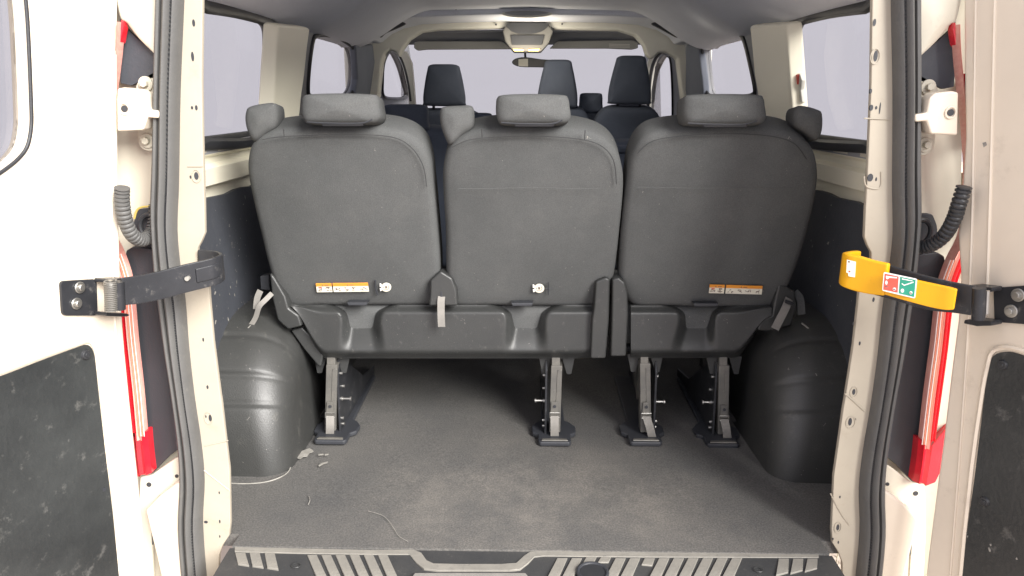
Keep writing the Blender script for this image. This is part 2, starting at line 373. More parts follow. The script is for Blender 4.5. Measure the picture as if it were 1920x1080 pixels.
for q in ((555, 1060), (1422, 1068)):
    c = PZ(q[0], q[1], -.003); b = B(); tube(b, [c + Vector((math.cos(a) * .009, math.sin(a) * .008, 0)) for a in [2 * math.pi * k / 20 for k in range(21)]], .0009, 5); obj('clip_ring', b, 'plastic', sill)
b = B(); prism(b, [PZ(p[0], p[1], -.001) for p in [(778, 1074), (985, 1074), (1000, 1092), (765, 1092)]], (0, 0, -.01)); obj('latch_recess', b, 'webbing', sill, bevel=.001)

# ---- wheel arch covers
def arch_bm():
    b = B(); rows = []
    n = 90
    for k in range(n + 1):
        t = k / n
        a = t * math.pi * .5
        Y = 1.69 + .30 * (1 - math.cos(a)); z = .36 * math.sin(a) ** .85
        Y += .00
        if k == 0: z = -.002
        gr = .007 * sstep(.285, .315, t) * (1 - sstep(.445, .475, t)) + .004 * math.exp(-((t - .30) / .014) ** 2) + .004 * math.exp(-((t - .46) / .014) ** 2) + .003 * math.exp(-((t - .70) / .02) ** 2)
        nrm = Vector((0, -math.cos(a), math.sin(a)))
        row = []
        # across: from the wall inwards, then down the inner side
        xin = -.615 - .015 * t
        r = .070 + .075 * t
        xs = [-.83 + (xin - r + .83) * q / 5 for q in range(5)]
        for x in xs: row.append(Vector((x, Y, z)) - nrm * gr)
        for q in range(0, 9):
            f = q / 8 * math.pi / 2
            x = xin - r + r * math.sin(f); d = r * (1 - math.cos(f))
            row.append(Vector((x, Y, z)) - nrm * (d + gr * math.cos(f)))
        cc = Vector((0, 2.05, 0))
        for s in (.70, .35, .0):
            q = row[13]; row.append(Vector((xin + .002, cc.y + (q.y - cc.y) * s, q.z * s)))
        rows.append(row)
    last = rows[-1]
    rows.append([Vector((p.x, p.y + .5, p.z)) for p in last])
    grid(b, rows); return b
obj('wheel_arch_cover', arch_bm(), 'arch', van, sharp=60)
obj('wheel_arch_cover', mirror(arch_bm()), 'arch', van, sharp=60)

# ---- side walls: black lower lining, cream waist rail, upper wall with window openings
for s in (-1, 1):
    b = B(); rows = []
    for k in range(9):
        z = -.02 + (.705) * k / 8
        rows.append([(s * (.815 + .004 * math.sin(y * 5 + z * 7)), y, z + (.003 * math.sin(y * 31) if k == 8 else 0)) for y in [1.51 + .06 * i for i in range(56)]])
    grid(b, rows, thick=(s * .012, 0, 0)); lin = obj('side_lining', b, 'panelblack', van)
    # waist rail, a pressed steel profile
    prof = [(.845, .66), (.83, .68), (.828, .715), (.800, .722), (.795, .765), (.812, .773), (.812, .79), (.798, .797), (.798, .822), (.83, .828)]
    b = B(); grid(b, [[(s * p[0], y, p[1]) for p in prof] for y in (1.515, 1.7, 2.0, 2.4, 2.9)], thick=(s * .01, 0, 0)); obj('waist_rail', b, 'trimcream', van, bevel=.002, sharp=50)
    b = B(); box(b, (s * .793, 2.24, .836), (.010, 1.44, .016)); obj('window_sill_strip', b, 'rubberdark', van, bevel=.003)
    for k in range(3):
        b = B(); box(b, (s * .797, 1.78 + k * .16, .81), (.006, .09, .014)); obj('pressed_slot', b, 'cream', van, bevel=.002)
wpx = {-1: [
        [(345, 8), (383, 12), (440, 22), (490, 36), (508, 46), (514, 64), (513, 110), (510, 180), (505, 225), (497, 252), (478, 264), (440, 269), (383, 270), (352, 270)],
        [(585, 78), (590, 68), (604, 64), (632, 70), (655, 84), (664, 97), (668, 120), (667, 152), (660, 172), (646, 180), (600, 182), (580, 180), (576, 165), (579, 120)],
        [(719, 180), (717, 150), (719, 120), (726, 102), (734, 94), (744, 103), (755, 128), (762, 155), (767, 176), (758, 183), (738, 185)]],
       1: [
        [(1655, 10), (1628, 12), (1560, 22), (1500, 38), (1484, 48), (1479, 70), (1481, 110), (1487, 180), (1492, 240), (1500, 262), (1520, 268), (1570, 273), (1628, 276), (1650, 277)],
        [(1317, 90), (1322, 78), (1345, 66), (1375, 60), (1388, 62), (1398, 80), (1410, 130), (1417, 168), (1412, 178), (1395, 181), (1345, 181), (1328, 176), (1322, 150)],
        [(1258, 238), (1262, 200), (1259, 120), (1252, 104), (1243, 102), (1232, 118), (1222, 145), (1217, 190), (1216, 230), (1235, 240)]]}
win_spl = {}
for s in (-1, 1):
    holes = [spline([PS(p[0], p[1], s) for p in h], 4, True) for h in wpx[s]]
    win_spl[s] = holes
    def wp(Y, z, s=s): return Vector((s * (.80 - MS * (z - .78)), Y, z))
    outl = [wp(1.512, .8), wp(5.2, .8), wp(5.2, 1.0), wp(4.6, 1.27), wp(4.0, 1.30), wp(2.0, 1.30), wp(1.512, 1.30)]
    b = B(); holed(b, outl, holes, (s * .035, 0, 0)); obj('side_wall', b, 'greytrim', van, sharp=50)
    for i, h in enumerate(holes):
        n = Vector((-s, 0, -MS)).normalized()
        b = B(); tube(b, [p + n * .002 for p in h] + [h[0] + n * .002, h[1] + n * .002], .012 if i == 0 else .007, 8, 1.3)
        obj('window_seal', b, 'rubberdark', van)
        b = B(); prism(b, [p + Vector((s * .022, 0, 0)) for p in h], (s * .005, 0, 0)); obj('side_window', b, 'glass', van, smooth=False)
    # cream C pillar cover, standing proud of the wall
    if s < 0: q = [(523, 46), (583, 52), (578, 90), (573, 140), (567, 182), (562, 232), (563, 262), (508, 258), (512, 200), (519, 120)]
    else: q = [(1474, 44), (1404, 48), (1408, 90), (1415, 140), (1420, 185), (1428, 262), (1490, 262), (1484, 200), (1478, 120)]
    n = Vector((-s, 0, -MS)).normalized()
    fo = [-.05 - .075 * min(1, max(0, abs(p[0] - (PL := (515 if s < 0 else 1480))) / 66)) for p in q]
    b = B(); prism(b, [PS(p[0], p[1], s, f_) for p, f_ in zip(q, fo)], n * -.045); obj('pillar_cover', b, 'trimcream', van, bevel=.008, seg=3)
    q = [(668, 86), (700, 84), (704, 120), (703, 200), (664, 200), (671, 150)] if s < 0 else [(1306, 84), (1286, 84), (1284, 200), (1320, 200), (1316, 150), (1311, 110)]
    b = B(); prism(b, [PS(p[0], p[1], s, -.02) for p in q], -n * .03); obj('belt_pillar_cover', b, 'darktrim', van, bevel=.008, seg=3)
    # chrome-bright slide rail above the mid window
    q = [(625, 50), (655, 60), (688, 74)] if s < 0 else [(1368, 52), (1340, 60), (1303, 76)]
    b = B(); tube(b, [PS(p[0], p[1], s, -.03) for p in q], .0035, 6); obj('roof_rail_trim', b, 'header', van)
    # outer skin of the body side
    b = B(); grid(b, [[(s * .93, y, -.3), (s * .95, y, .2), (s * .94, y, .72), (s * .90, y, .80)] for y in (1.44, 2.2, 3.2, 5.2)], thick=(-s * .015, 0, 0)); obj('body_side', b, 'white', van)
    b = B(); grid(b, [[(s * .90, y, .80), (s * .835, y, .80)] for y in (1.47, 5.2)], thick=(0, 0, .012)); obj('window_ledge', b, 'white', van)

rc = random.Random(3)
for o_, s, n_ in ((0, -1, 130), (1, 1, 40)):
    b = B()
    for k in range(n_):
        y = rc.uniform(1.55, 2.15); z = rc.uniform(.12, .66) if rc.random() < .5 else rc.gauss(.45, .1); z = min(z, .67)
        X = s * (.815 + .004 * math.sin(y * 5 + z * 7)) - s * .0008; r = rc.uniform(.0012, .004) * (1 if rc.random() < .85 else 2); a = rc.uniform(0, 3)
        p_ = [(X, y + math.cos(a + q) * r * f, z + math.sin(a + q) * r * f * 1.3) for q, f in ((0, 1), (1.3, .6), (2.4, .4), (3.3, .9), (4.6, .4))]
        b.faces.new([b.verts.new(v) for v in p_])
    o = obj('paint_chips', b, 'sealant', van, smooth=False, recalc=False); o['kind'] = 'stuff'
# ---- roof lining
b = B(); rows = []
def roof_z(x, y):
    ax = abs(x); z = 1.305 - .02 * ax - .15 * sstep(.40, .76, ax) - .02 * sstep(3.0, 3.7, y)
    z -= .010 * math.exp(-((y - 2.55) / .03) ** 2) * (ax < .7) + .008 * math.exp(-((y - 3.15) / .02) ** 2)
    return z
ys = [1.44 + .04 * k for k in range(47)]
for y in ys: rows.append([(x, y, roof_z(x, y)) for x in [-.765 + .03 * i for i in range(52)]])
grid(b, rows, thick=(0, 0, .03)); roof = obj('roof_lining', b, 'lining', van)
b = B(); rows = [[(x, y, 1.42 - .12 * (abs(x) / .86) ** 3) for x in [-.86 + .0716 * i for i in range(25)]] for y in (1.40, 2.4, 3.4, 4.0)]
grid(b, rows, thick=(0, 0, .01)); obj('roof_skin', b, 'white', van)
# front header: cream moulding arching round the windscreen
YH = 3.62
outer = [(640, 20), (700, 8), (1280, 8), (1340, 20), (1330, 230), (1285, 230), (1270, 110), (1250, 98), (1236, 99), (1222, 112), (1213, 104), (1207, 85), (1192, 67), (1160, 57),
         (1040, 54), (985, 53), (930, 53), (820, 56), (790, 60), (768, 74), (755, 92), (748, 108), (740, 97), (731, 93), (722, 100), (716, 118), (705, 225), (650, 225)]
b = B(); prism(b, [PY(p[0], p[1], YH) for p in outer], (0, .07, 0)); hdr = obj('front_header', b, 'header', van, bevel=.012, seg=3)
# upper step of the header with corner pockets
st = [(690, 72), (712, 54), (735, 42), (775, 33), (840, 30), (945, 27), (1035, 28), (1150, 30), (1215, 34), (1255, 45), (1280, 60), (1290, 74), (1330, 76), (1330, 4), (650, 4), (650, 72)]
b = B(); prism(b, [PY(p[0], p[1], 3.30) for p in st], (0, .31, 0)); obj('header_step', b, 'lining', van, bevel=.01, seg=3)
for q in ([(702, 60), (720, 46), (748, 41), (760, 44), (745, 52), (722, 62), (712, 70)], [(1283, 62), (1262, 46), (1236, 41), (1222, 44), (1240, 54), (1258, 64), (1272, 70)]):
    b = B(); prism(b, spline([PY(p[0], p[1], 3.285) for p in q], 3, True), (0, .025, 0)); obj('corner_pocket', b, 'dashboard', van, bevel=.002)
# rear opening header above the picture
b = B(); grid(b, [[(-.66, 1.40, 1.27), (.66, 1.40, 1.27)], [(-.66, 1.46, 1.262), (.66, 1.46, 1.262)], [(-.66, 1.47, 1.32), (.66, 1.47, 1.32)]], thick=(0, 0, .04)); obj('rear_header', b, 'white', van)

# ---- windscreen, wipers line, visors, console, mirror, lamps
YW, KW = 6.75, -2.1     # sloping windscreen plane
ws = [(752, 235), (752, 74), (1236, 74), (1240, 235)]
b = B(); prism(b, [PT(p[0], p[1], YW, KW) for p in ws], (0, .006, 0)); obj('windscreen', b, 'glass', van, smooth=False)
# a pillars
for q in ([(744, 90), (762, 96), (772, 118), (776, 160), (780, 215), (768, 215), (764, 165), (756, 130)], [(1240, 95), (1222, 97), (1215, 118), (1214, 170), (1212, 230), (1221, 230), (1222, 170), (1229, 125)]):
    b = B(); prism(b, [PY(p[0], p[1], 4.15) for p in q], (0, .05, 0)); obj('windscreen_pillar', b, 'header', van, bevel=.006)
b = B(); tube(b, spline([PY(p[0], p[1], 4.1) for p in [(736, 92), (748, 103), (758, 126), (766, 160), (770, 190)]], 4), .006, 8); obj('pillar_seal', b, 'rubberdark', van)
b = B(); tube(b, spline([PY(p[0], p[1], 4.1) for p in [(1240, 98), (1229, 110), (1221, 134), (1217, 170), (1215, 200)]], 4), .009, 8); obj('pillar_seal', b, 'rubberdark', van)
for q, lab in (([(776, 80), (785, 77), (940, 77), (962, 92), (800, 93), (783, 95), (776, 90)], None), ([(1030, 91), (1045, 77), (1185, 75), (1196, 79), (1197, 90), (1185, 93), (1140, 91)], None)):
    b = B(); prism(b, [PY(p[0], p[1], 4.02) for p in q], (0, .025, 0)); v_ = obj('sun_visor', b, 'visor', van, bevel=.006, seg=3)
    if q[0][0] > 1000:
        for k in range(3):
            b = B(); prism(b, [PY(p[0], p[1], 4.018) for p in [(1142, 82 + k * 2.6), (1181, 83 + k * 2.6), (1181, 84.4 + k * 2.6), (1142, 83.4 + k * 2.6)]], (0, .002, 0)); obj('visor_print', b, 'whiteink', v_)
b = B(); grid(b, [[PY(770, 62, 3.70), PY(980, 58, 3.70), PY(1210, 62, 3.70)], [PY(770, 60, 4.1), PY(980, 60, 4.1), PY(1215, 62, 4.1)], [PY(765, 84, 4.16), PY(980, 84, 4.16), PY(1218, 84, 4.16)]], thick=(0, .02, .01))
obj('visor_recess', b, 'greytrim', van)
b = B(); prism(b, spline([PY(p[0], p[1], 3.28) for p in [(940, 25), (960, 21), (987, 20), (1015, 21), (1036, 25), (1020, 31), (987, 33), (955, 31)]], 4, True), (0, .02, 0)); o = obj('roof_lamp', b, 'header', van, bevel=.002)
b = B(); prism(b, spline([PY(p[0], p[1], 3.275) for p in [(946, 24), (963, 21.5), (987, 21), (1012, 21.5), (1029, 24), (1012, 27.5), (987, 28.5), (963, 27.5)]], 4, True), (0, .012, 0)); obj('lamp_lens', b, 'greytrim', o)
b = B(); prism(b, [PY(p[0], p[1], 3.60) for p in [(942, 58), (950, 45), (957, 41), (1020, 41), (1028, 45), (1038, 58), (1030, 80), (1022, 89), (1015, 97), (963, 97), (956, 89), (947, 78)]], (0, .12, 0))
con = obj('overhead_console', b, 'console', van, bevel=.008, seg=3)
b = B(); prism(b, spline([PY(p[0], p[1], 3.593) for p in [(950, 44), (987, 42), (1028, 44), (1020, 56), (1005, 62), (987, 64), (968, 62), (956, 56)]], 3, True), (0, .02, 0)); obj('console_pocket', b, 'dashboard', con, bevel=.002)
b = B(); prism(b, [PY(p[0], p[1], 3.592) for p in [(957, 66), (1021, 66), (1016, 84), (960, 84)]], (0, .02, 0)); obj('console_switch_bank', b, 'dashboard', con, bevel=.002)
for q in ([(961, 91), (982, 92), (982, 96), (964, 96)], [(990, 92), (1013, 91), (1010, 96), (990, 96)]):
    b = B(); prism(b, [PY(p[0], p[1], 3.590) for p in q], (0, .02, 0)); obj('reading_lamp', b, 'lamp_on', con, bevel=.002)
b = B(); prism(b, spline([PY(p[0], p[1], 3.98) for p in [(960, 118), (966, 110), (985, 107), (1015, 111), (1040, 113), (1052, 120), (1045, 127), (1010, 126), (975, 125)]], 3, True), (0, .03, 0)); mi = obj('interior_mirror', b, 'black', van, bevel=.004)
b = B(); prism(b, [PY(p[0], p[1], 3.976) for p in [(972, 111), (990, 110), (990, 125), (972, 124)]], (0, .01, 0)); obj('mirror_face', b, 'header', mi)
for q in ((972, 108, .55), (1003, 108, .55)):
    ld = bpy.data.lights.new('reading_lamp_light', 'POINT'); ld.energy = q[2]; ld.color = (1.0, .90, .74); ld.shadow_soft_size = .05
    lo = bpy.data.objects.new('reading_lamp_light', ld); COL.objects.link(lo); lo.location = PY(q[0], q[1], 3.46)
b = B(); tube(b, [PY(985, 108, 4.0), PY(984, 92, 4.12)], .006, 8); obj('mirror_stem', b, 'black', mi)
b = B(); prism(b, [PS(p[0], p[1], 1, -.03) for p in [(1297, 62), (1306, 56), (1318, 58), (1312, 64)]], (.02, 0, 0)); obj('side_lamp', b, 'lamp_on', van)
ld = bpy.data.lights.new('side_lamp_light', 'POINT'); ld.energy = 0.008; ld.color = (1.0, .90, .74); ld.shadow_soft_size = .05
lo = bpy.data.objects.new('side_lamp_light', ld); COL.objects.link(lo); lo.location = PS(1305, 70, 1, -.14)
for q in ((1148, 14), (855, 17), (930, 46), (1054, 45)):
    c = PY(q[0], q[1], 3.3 if q[1] < 30 else YH - .01); b = B(); cyl(b, c - Vector((0, .006, 0)), c + Vector((0, .004, 0)), .008 if q[0] == 1148 else .004, seg=10); obj('trim_clip', b, 'dashboard', van)
# dashboard
b = B(); prism(b, [(-.75, 4.55, .35), (-.75, 4.5, .72), (-.75, 4.62, .80), (-.75, 5.15, .82), (-.75, 5.2, .3)], (1.5, 0, 0)); obj('dashboard', b, 'dashboard', van, bevel=.03, seg=3)

# ---- rear door opening: flange, seal, jamb (built on the left, mirrored to the right)
FY = 1.425
inner = [(380, -60), (379, 60), (378, 150), (380, 270), (383, 380), (384, 436), (378, 452), (371, 464), (370, 500), (391, 520), (393, 560), (400, 640), (413, 740), (415, 752), (424, 830), (430, 880), (432, 980), (430, 1004), (418, 1022), (411, 1040), (407, 1130)]
edge = [(344, -60), (343, 0), (336, 170), (333, 340), (330, 430), (336, 500), (345, 560), (352, 650), (362, 740), (375, 830), (381, 900), (378, 980), (385, 1080), (392, 1130)]
sealL = [(304, -60), (303, 0), (299, 150), (296, 300), (293, 400), (299, 500), (306, 560), (318, 650), (332, 740), (343, 830), (346, 900), (343, 980), (350, 1080), (356, 1130)]
def both(name, fn, m, **k):
    p = k.pop('parent', van)
    res = []
    for s in (-1, 1):
        bm = fn()
        if s > 0: mirror(bm)
        res.append(obj(name, bm, m, p, **k))
    return res
def flange():
    b = B(); prism(b, [PY(p[0], p[1], FY) for p in inner + edge[::-1]], (0, .012, 0)); return b
fls = both('pillar_flange', flange, 'flange', bevel=.003)
def flange_return():     # inner wall of the pillar going forward into the van
    b = B(); pts = [PY(p[0] - 3, p[1], FY + .013) for p in inner]
    grid(b, [[p + Vector((-d * .8, d, 0)) for p in pts] for d in (0, .02, .055)], thick=(-.006, 0, 0)); return b
both('pillar_return', flange_return, 'white')
def seal():
    eL = spline([PY(p[0] - 2, p[1], FY) for p in sealL], 4); eR = spline([PY(p[0] + 3, p[1], FY) for p in edge], 4)
    prof = [(0, 0), (0, .016), (.06, .026), (.16, .031), (.26, .030), (.31, .021), (.36, .021), (.42, .034), (.52, .038), (.62, .035), (.68, .024), (.73, .024), (.79, .030), (.9, .026), (.98, .014), (1, 0)]
    rows = [[a.lerp(c, u) + Vector((0, -h, 0)) for u, h in prof] for a, c in zip(eL, eR)]
    b = B(); grid(b, rows); return b
both('door_seal', seal, 'rubber', sharp=50)
def seal_teeth():
    eL = spline([PY(p[0] - 2, p[1], FY) for p in sealL], 40); eR = spline([PY(p[0] + 3, p[1], FY) for p in edge], 40)
    b = B()
    for i in range(0, len(eL) - 1, 2):
        a = eL[i].lerp(eR[i], .705) + Vector((0, -.0245, 0)); d = (eR[i] - eL[i]) * .035
        z = Vector((0, 0, .0016)); v = [b.verts.new(p) for p in (a - d - z, a + d - z, a + d + z, a - d + z)]
        w_ = [b.verts.new(x.co + Vector((0, -.0022, 0))) for x in v]
        b.faces.new(w_[::-1])
        for k in range(4): b.faces.new((v[k], v[(k + 1) % 4], w_[(k + 1) % 4], w_[k]))
    return b
for o in both('seal_stitching', seal_teeth, 'rubberdark', smooth=False): o['kind'] = 'stuff'
def jamb():
    b = B(); L = [(195, -60), (200, 0), (212, 200), (214, 300), (214, 400), (214, 480), (200, 520), (203, 600), (212, 700), (228, 800), (240, 880), (250, 980), (262, 1130)]
    Rr = [(306, -60), (305, 0), (302, 150), (300, 300), (297, 400), (302, 480), (305, 520), (314, 600), (330, 700), (342, 800), (349, 880), (350, 980), (349, 1130)]
    rows = []
    for a, c in zip(L, Rr):
        p, q = PY(a[0], a[1], 1.475), PY(c[0], c[1], 1.46)
        rows.append([p + Vector((0, -.01, 0)), p.lerp(q, .12), p.lerp(q, .35) + Vector((0, .012, 0)), p.lerp(q, .6) + Vector((0, .014, 0)), p.lerp(q, .85) + Vector((0, .004, 0)), q])
    rows2 = [spline(r, 3) for r in rows]
    cols = list(map(list, zip(*rows2))); cols = [spline(c_, 4) for c_ in cols]
    grid(b, cols, thick=(0, .012, 0)); return b
both('corner_panel', jamb, 'cream')
def bulge():
    b = B(); o = spline([PY(p[0], p[1], 1.445) for p in [(225, -30), (305, -30), (303, 60), (299, 104), (286, 96), (262, 72), (240, 44), (226, 30)]], 4, True)
    pillow(b, o, (0, -1, 0), .010, .006, .02, .05); return b
both('upper_corner_moulding', bulge, 'cream')
def tri():
    b = B(); prism(b, spline([PY(p[0], p[1], 1.452) for p in [(226, 32), (232, 48), (262, 76), (297, 107), (297, 142), (270, 149), (226, 156)]], 2, True), (0, .01, 0)); return b
both('corner_cover', tri, 'panelblack', bevel=.002)
def lowpan():
    b = B(); q = [(236, 470), (250, 462), (276, 466), (300, 470), (306, 540), (318, 640), (332, 745), (338, 840), (318, 855), (286, 888), (262, 890), (240, 700), (226, 540)]
    prism(b, [PY(p[0], p[1], 1.446) for p in q], (0, .012, 0)); return b
both('lamp_back_panel', lowpan, 'black', bevel=.003)
def lowridge():
    b = B(); q = [(300, 560), (306, 560), (336, 842), (330, 844)]; prism(b, [PY(p[0], p[1], 1.437) for p in q], (0, .012, 0)); return b
both('panel_ridge', lowridge, 'panelblack', bevel=.002)
# hinge: bracket cast plate, barrel, bolts
def hinge():
    b = B(); q = [(219, 166), (232, 164), (262, 168), (272, 178), (276, 205), (297, 208), (297, 222), (276, 220), (268, 244), (219, 246)]
    prism(b, [PY(p[0], p[1], 1.385) for p in q], (0, .035, 0)); return b
hs = both('door_hinge', hinge, 'white', bevel=.004, seg=3)
def sub(name, parent_pair, fn, m, **k):
    for i, s in enumerate((-1, 1)):
        bm = fn()
        if s > 0: mirror(bm)
        obj(name, bm, m, parent_pair[i], **k)
def hh():
    b = B(); c = PY(233, 204, 1.384); cyl(b, c, c + Vector((0, .004, 0)), .0062, seg=14); return b
sub('hinge_hole', hs, hh, 'black')
def hring():
    b = B(); c = PY(233, 204, 1.383); tube(b, [c + Vector((math.cos(a) * .009, 0, math.sin(a) * .010)) for a in [2 * math.pi * k / 20 for k in range(21)]], .0016, 6); return b
sub('hinge_boss', hs, hring, 'white')
def hplate():
    b = B(); q = [(262, 150), (296, 142), (296, 270), (288, 282), (272, 282), (260, 270), (258, 235), (266, 205), (254, 170)]
    prism(b, spline([PY(p[0], p[1], 1.452) for p in q], 3, True), (0, .01, 0)); return b
both('hinge_plate', hplate, 'cream', bevel=.003)
for bx, by in ((272, 157), (275, 264)):
    def hb(bx=bx, by=by):
        b = B(); c = PY(bx, by, 1.447); cyl(b, c, c + Vector((0, .006, 0)), .014, seg=20); cyl(b, c + Vector((0, -.009, 0)), c, .0075, seg=6); return b
    both('hinge_bolt', hb, 'cream', bevel=.0008, seg=1)
# grommet and corrugated wiring boot
def grom():
    b = B(); prism(b, spline([PY(p[0], p[1], 1.455) for p in [(256, 400), (262, 392), (280, 391), (296, 394), (297, 462), (268, 462), (254, 450), (250, 420)]], 3, True), (0, .01, 0)); return b
both('grommet_recess', grom, 'black', bevel=.002)
def grim():
    b = B(); tube(b, spline([PY(p[0], p[1], 1.455) for p in [(252, 410), (256, 396), (264, 389), (282, 387), (297, 389)]], 4), .0022, 6); return b
obj('sealer_rim', grim(), 'sealer', van)
def gring():
    b = B(); c = PY(282, 425, 1.44); tube(b, [c + Vector((math.cos(a) * .020, 0, math.sin(a) * .024)) for a in [2 * math.pi * k / 24 for k in range(25)]], .005, 8); return b
both('grommet_ring', gring, 'rubberdark')
for s in (-1, 1):
    path = [(229, 352, 1.345), (229, 378, 1.35), (234, 410, 1.36), (246, 438, 1.375), (264, 450, 1.40), (282, 440, 1.425), (291, 415, 1.44), (292, 385, 1.45)] if s < 0 else \
           [(1808, 350, 1.345), (1798, 382, 1.35), (1788, 412, 1.36), (1770, 442, 1.38), (1745, 460, 1.40), (1722, 462, 1.42), (1708, 450, 1.44), (1704, 430, 1.45)]
    p = spline([PY(*q) for q in path], 32)
    b = B(); tube(b, p, lambda i: .0135 if (i % 8) < 5 else .0105, 14); obj('wiring_boot', b, 'rubber' if s < 0 else 'rubberdark', van, sharp=70)
# lower body corner behind the seal
def lowcor():
    b = B(); q = [(262, 895), (285, 890), (330, 858), (346, 858), (346, 935), (300, 930), (283, 950), (290, 1130), (262, 1130), (258, 980)]
    prism(b, [PY(p[0], p[1], 1.44) for p in q], (0, .01, 0)); return b
both('lower_corner_panel', lowcor, 'cream', bevel=.004)
def bump_end():
    b = B(); q = [(272, 958), (300, 930), (330, 908), (338, 904), (342, 980), (348, 1130), (312, 1130), (292, 1040)]
    prism(b, [PY(p[0], p[1], 1.405) for p in q], (0, .03, 0)); return b
both('bumper_end', bump_end, 'white', bevel=.008, seg=3)
for hx, hy, r in ((279, 909, .0055), (331, 893, .004)):
    def hl(hx=hx, hy=hy, r=r):
        b = B(); c = PY(hx, hy, 1.4385); cyl(b, c, c + Vector((0, .003, 0)), r, seg=12); return b
    both('drain_hole', hl, 'black')
# tail light: long narrow lens following the body corner
def lamp(cx, half0, y0, y1, Y, dpt, bow=0):
    b = B(); rows = []
    n = 24
    C_ = spline([(x_, y_, 0) for x_, y_ in cx], 4)
    for c_ in C_:
        x, y = c_.x, c_.y; half = half0 if y > 480 else max(1.8, half0 * (.2 + .8 * max(0, (y - 200)) / 280))
        row = []
        for u in (-1, -.6, -.5, -.05, .05, .5, .6, 1):
            hh_ = 0 if abs(u) == 1 else (.008 if abs(u) in (.6, .05) else .012)
            row.append(PY(x + u * half, y, Y) + Vector((0, -hh_, 0)))
        rows.append(row)
    grid(b, rows, thick=(0, dpt, 0)); return b
tl = both('tail_light', lambda: lamp([(226, 42), (223, 90), (216, 150), (204, 240), (197, 320), (200, 420), (222, 476), (236, 520), (242, 570), (248, 640), (258, 730), (266, 822)], 7.5, 20, 820, 1.425, .012), 'lenspink', sharp=25)
sub('stop_lens', tl, lambda: lamp([(214, 132), (204, 200), (192, 260), (186, 320), (190, 420), (210, 480), (223, 520), (230, 570), (236, 640), (246, 730), (255, 808)], 6, 16, 806, 1.43, .012), 'lensred', sharp=25)
for off in (-4.5, -1.5, 1.5, 4.5):
    sub('lens_rib', tl, lambda off=off: tube(B(), spline([PY(x + off, y, 1.412) for x, y in [(222, 476), (236, 520), (242, 570), (248, 640), (258, 730), (266, 818)]], 5), .0011, 6), 'lenswhite' if off in (-1.5, 4.5) else 'lensorange')
sub('lower_lens', tl, lambda: lamp([(265, 808), (268, 845), (273, 886)], 12, 812, 890, 1.425, .03), 'lensred', sharp=25)
def lamp_side():
    b = B(); q = [PY(214, 470, 1.455), PY(207, 560, 1.455), PY(218, 680, 1.455), PY(232, 760, 1.455), PY(246, 790, 1.455), PY(240, 880, 1.455), PY(225, 850, 1.455), PY(170, 740, 1.455), PY(165, 480, 1.455)]
    prism(b, q, (0, .02, 0)); return b
sub('top_lens', tl, lambda: prism(B(), [PY(x, y, 1.424) for x, y in [(227, 36), (231, 50), (226, 78), (221, 84), (220, 60)]], (0, .02, 0)), 'lensred', bevel=.002)
sub('amber_lens', tl, lambda: lamp([(200, 140), (194, 200), (188, 260)], 16, 0, 0, 1.45, .02), 'lensorange')
sub('outer_lens', tl, lambda: prism(B(), [PY(x, y, 1.456) for x, y in [(252, 820), (262, 896), (243, 888), (226, 850), (214, 780), (222, 782)]], (-.004, .03, 0)), 'lensred', bevel=.003)
# black discs painting the dark of small flange holes (own positions each side)
holesL = [(363, 43, 2.5, 6), (361, 106, 2.5, 8), (360, 202, 2, 3), (368, 202, 2.3, 4.5), (368, 330, 4, 7), (357, 332, 1.5, 3), (381, 637, 1.6, 4), (389, 726, 2, 4), (394, 784, 3, 7), (386, 781, 1.2, 3), (411, 924, 1.3, 3), (386, 979, 4, 3), (412, 978, 1.5, 4), (412, 1006, 1.2, 3)]
holesR = [(1640, 42, 2.5, 6), (1642, 105, 3.5, 9), (1633, 171, 2, 4), (1634, 202, 3, 5), (1643, 202, 2, 3), (1650, 203, 1.2, 10), (1632, 333, 5, 7), (1643, 336, 1.5, 3.5), (1638, 562, 2, 4.5), (1612, 644, 1.8, 4), (1600, 607, 1.2, 3), (1601, 735, 3, 6), (1594, 791, 3.5, 8), (1604, 787, 1.2, 3), (1575, 932, 1.5, 3), (1571, 989, 3, 7), (1562, 1011, 1.3, 3), (1572, 1017, 1.5, 3.5)]
for i, hl in enumerate((holesL, holesR)):
    for hx, hy, rx, ry in hl:
        c = PY(hx, hy, FY - .0006); ux = rx / F * FY * 1.05; uz = ry / F * FY * 1.05
        b = B(); prism(b, [c + Vector((math.cos(a) * ux, 0, math.sin(a) * uz)) for a in [2 * math.pi * k / 12 for k in range(12)]], (0, .004, 0)); obj('dark_hole_disc', b, 'black', fls[i])
# embossed rings and lap joints on the flanges
for i, lst in enumerate(([(368, 330, 8, 12), (391, 784, 8, 13)], [(1641, 106, 8, 13), (1601, 735, 7, 11), (1595, 792, 9, 13), (1571, 989, 7, 12)])):
    for hx, hy, rx, ry in lst:
        c = PY(hx, hy, FY - .001)
        b = B(); tube(b, [c + Vector((math.cos(a) * rx / F * FY, 0, math.sin(a) * ry / F * FY)) for a in [2 * math.pi * k / 20 for k in range(21)]], .0011, 5); obj('embossed_ring', b, 'flange', fls[i])
for i, lst in enumerate(([[(352, 312), (380, 312)], [(384, 836), (428, 826)], [(380, 880), (431, 920)]], [[(1620, 222), (1668, 224)], [(1584, 738), (1600, 752), (1622, 772)], [(1557, 925), (1575, 960), (1592, 984)], [(1620, 330), (1625, 350), (1650, 352), (1652, 322)]])):
    for q in lst:
        b = B(); tube(b, spline([PY(x, y, FY - .001) for x, y in q], 4), .0013, 5); obj('lap_joint', b, 'flange', fls[i])

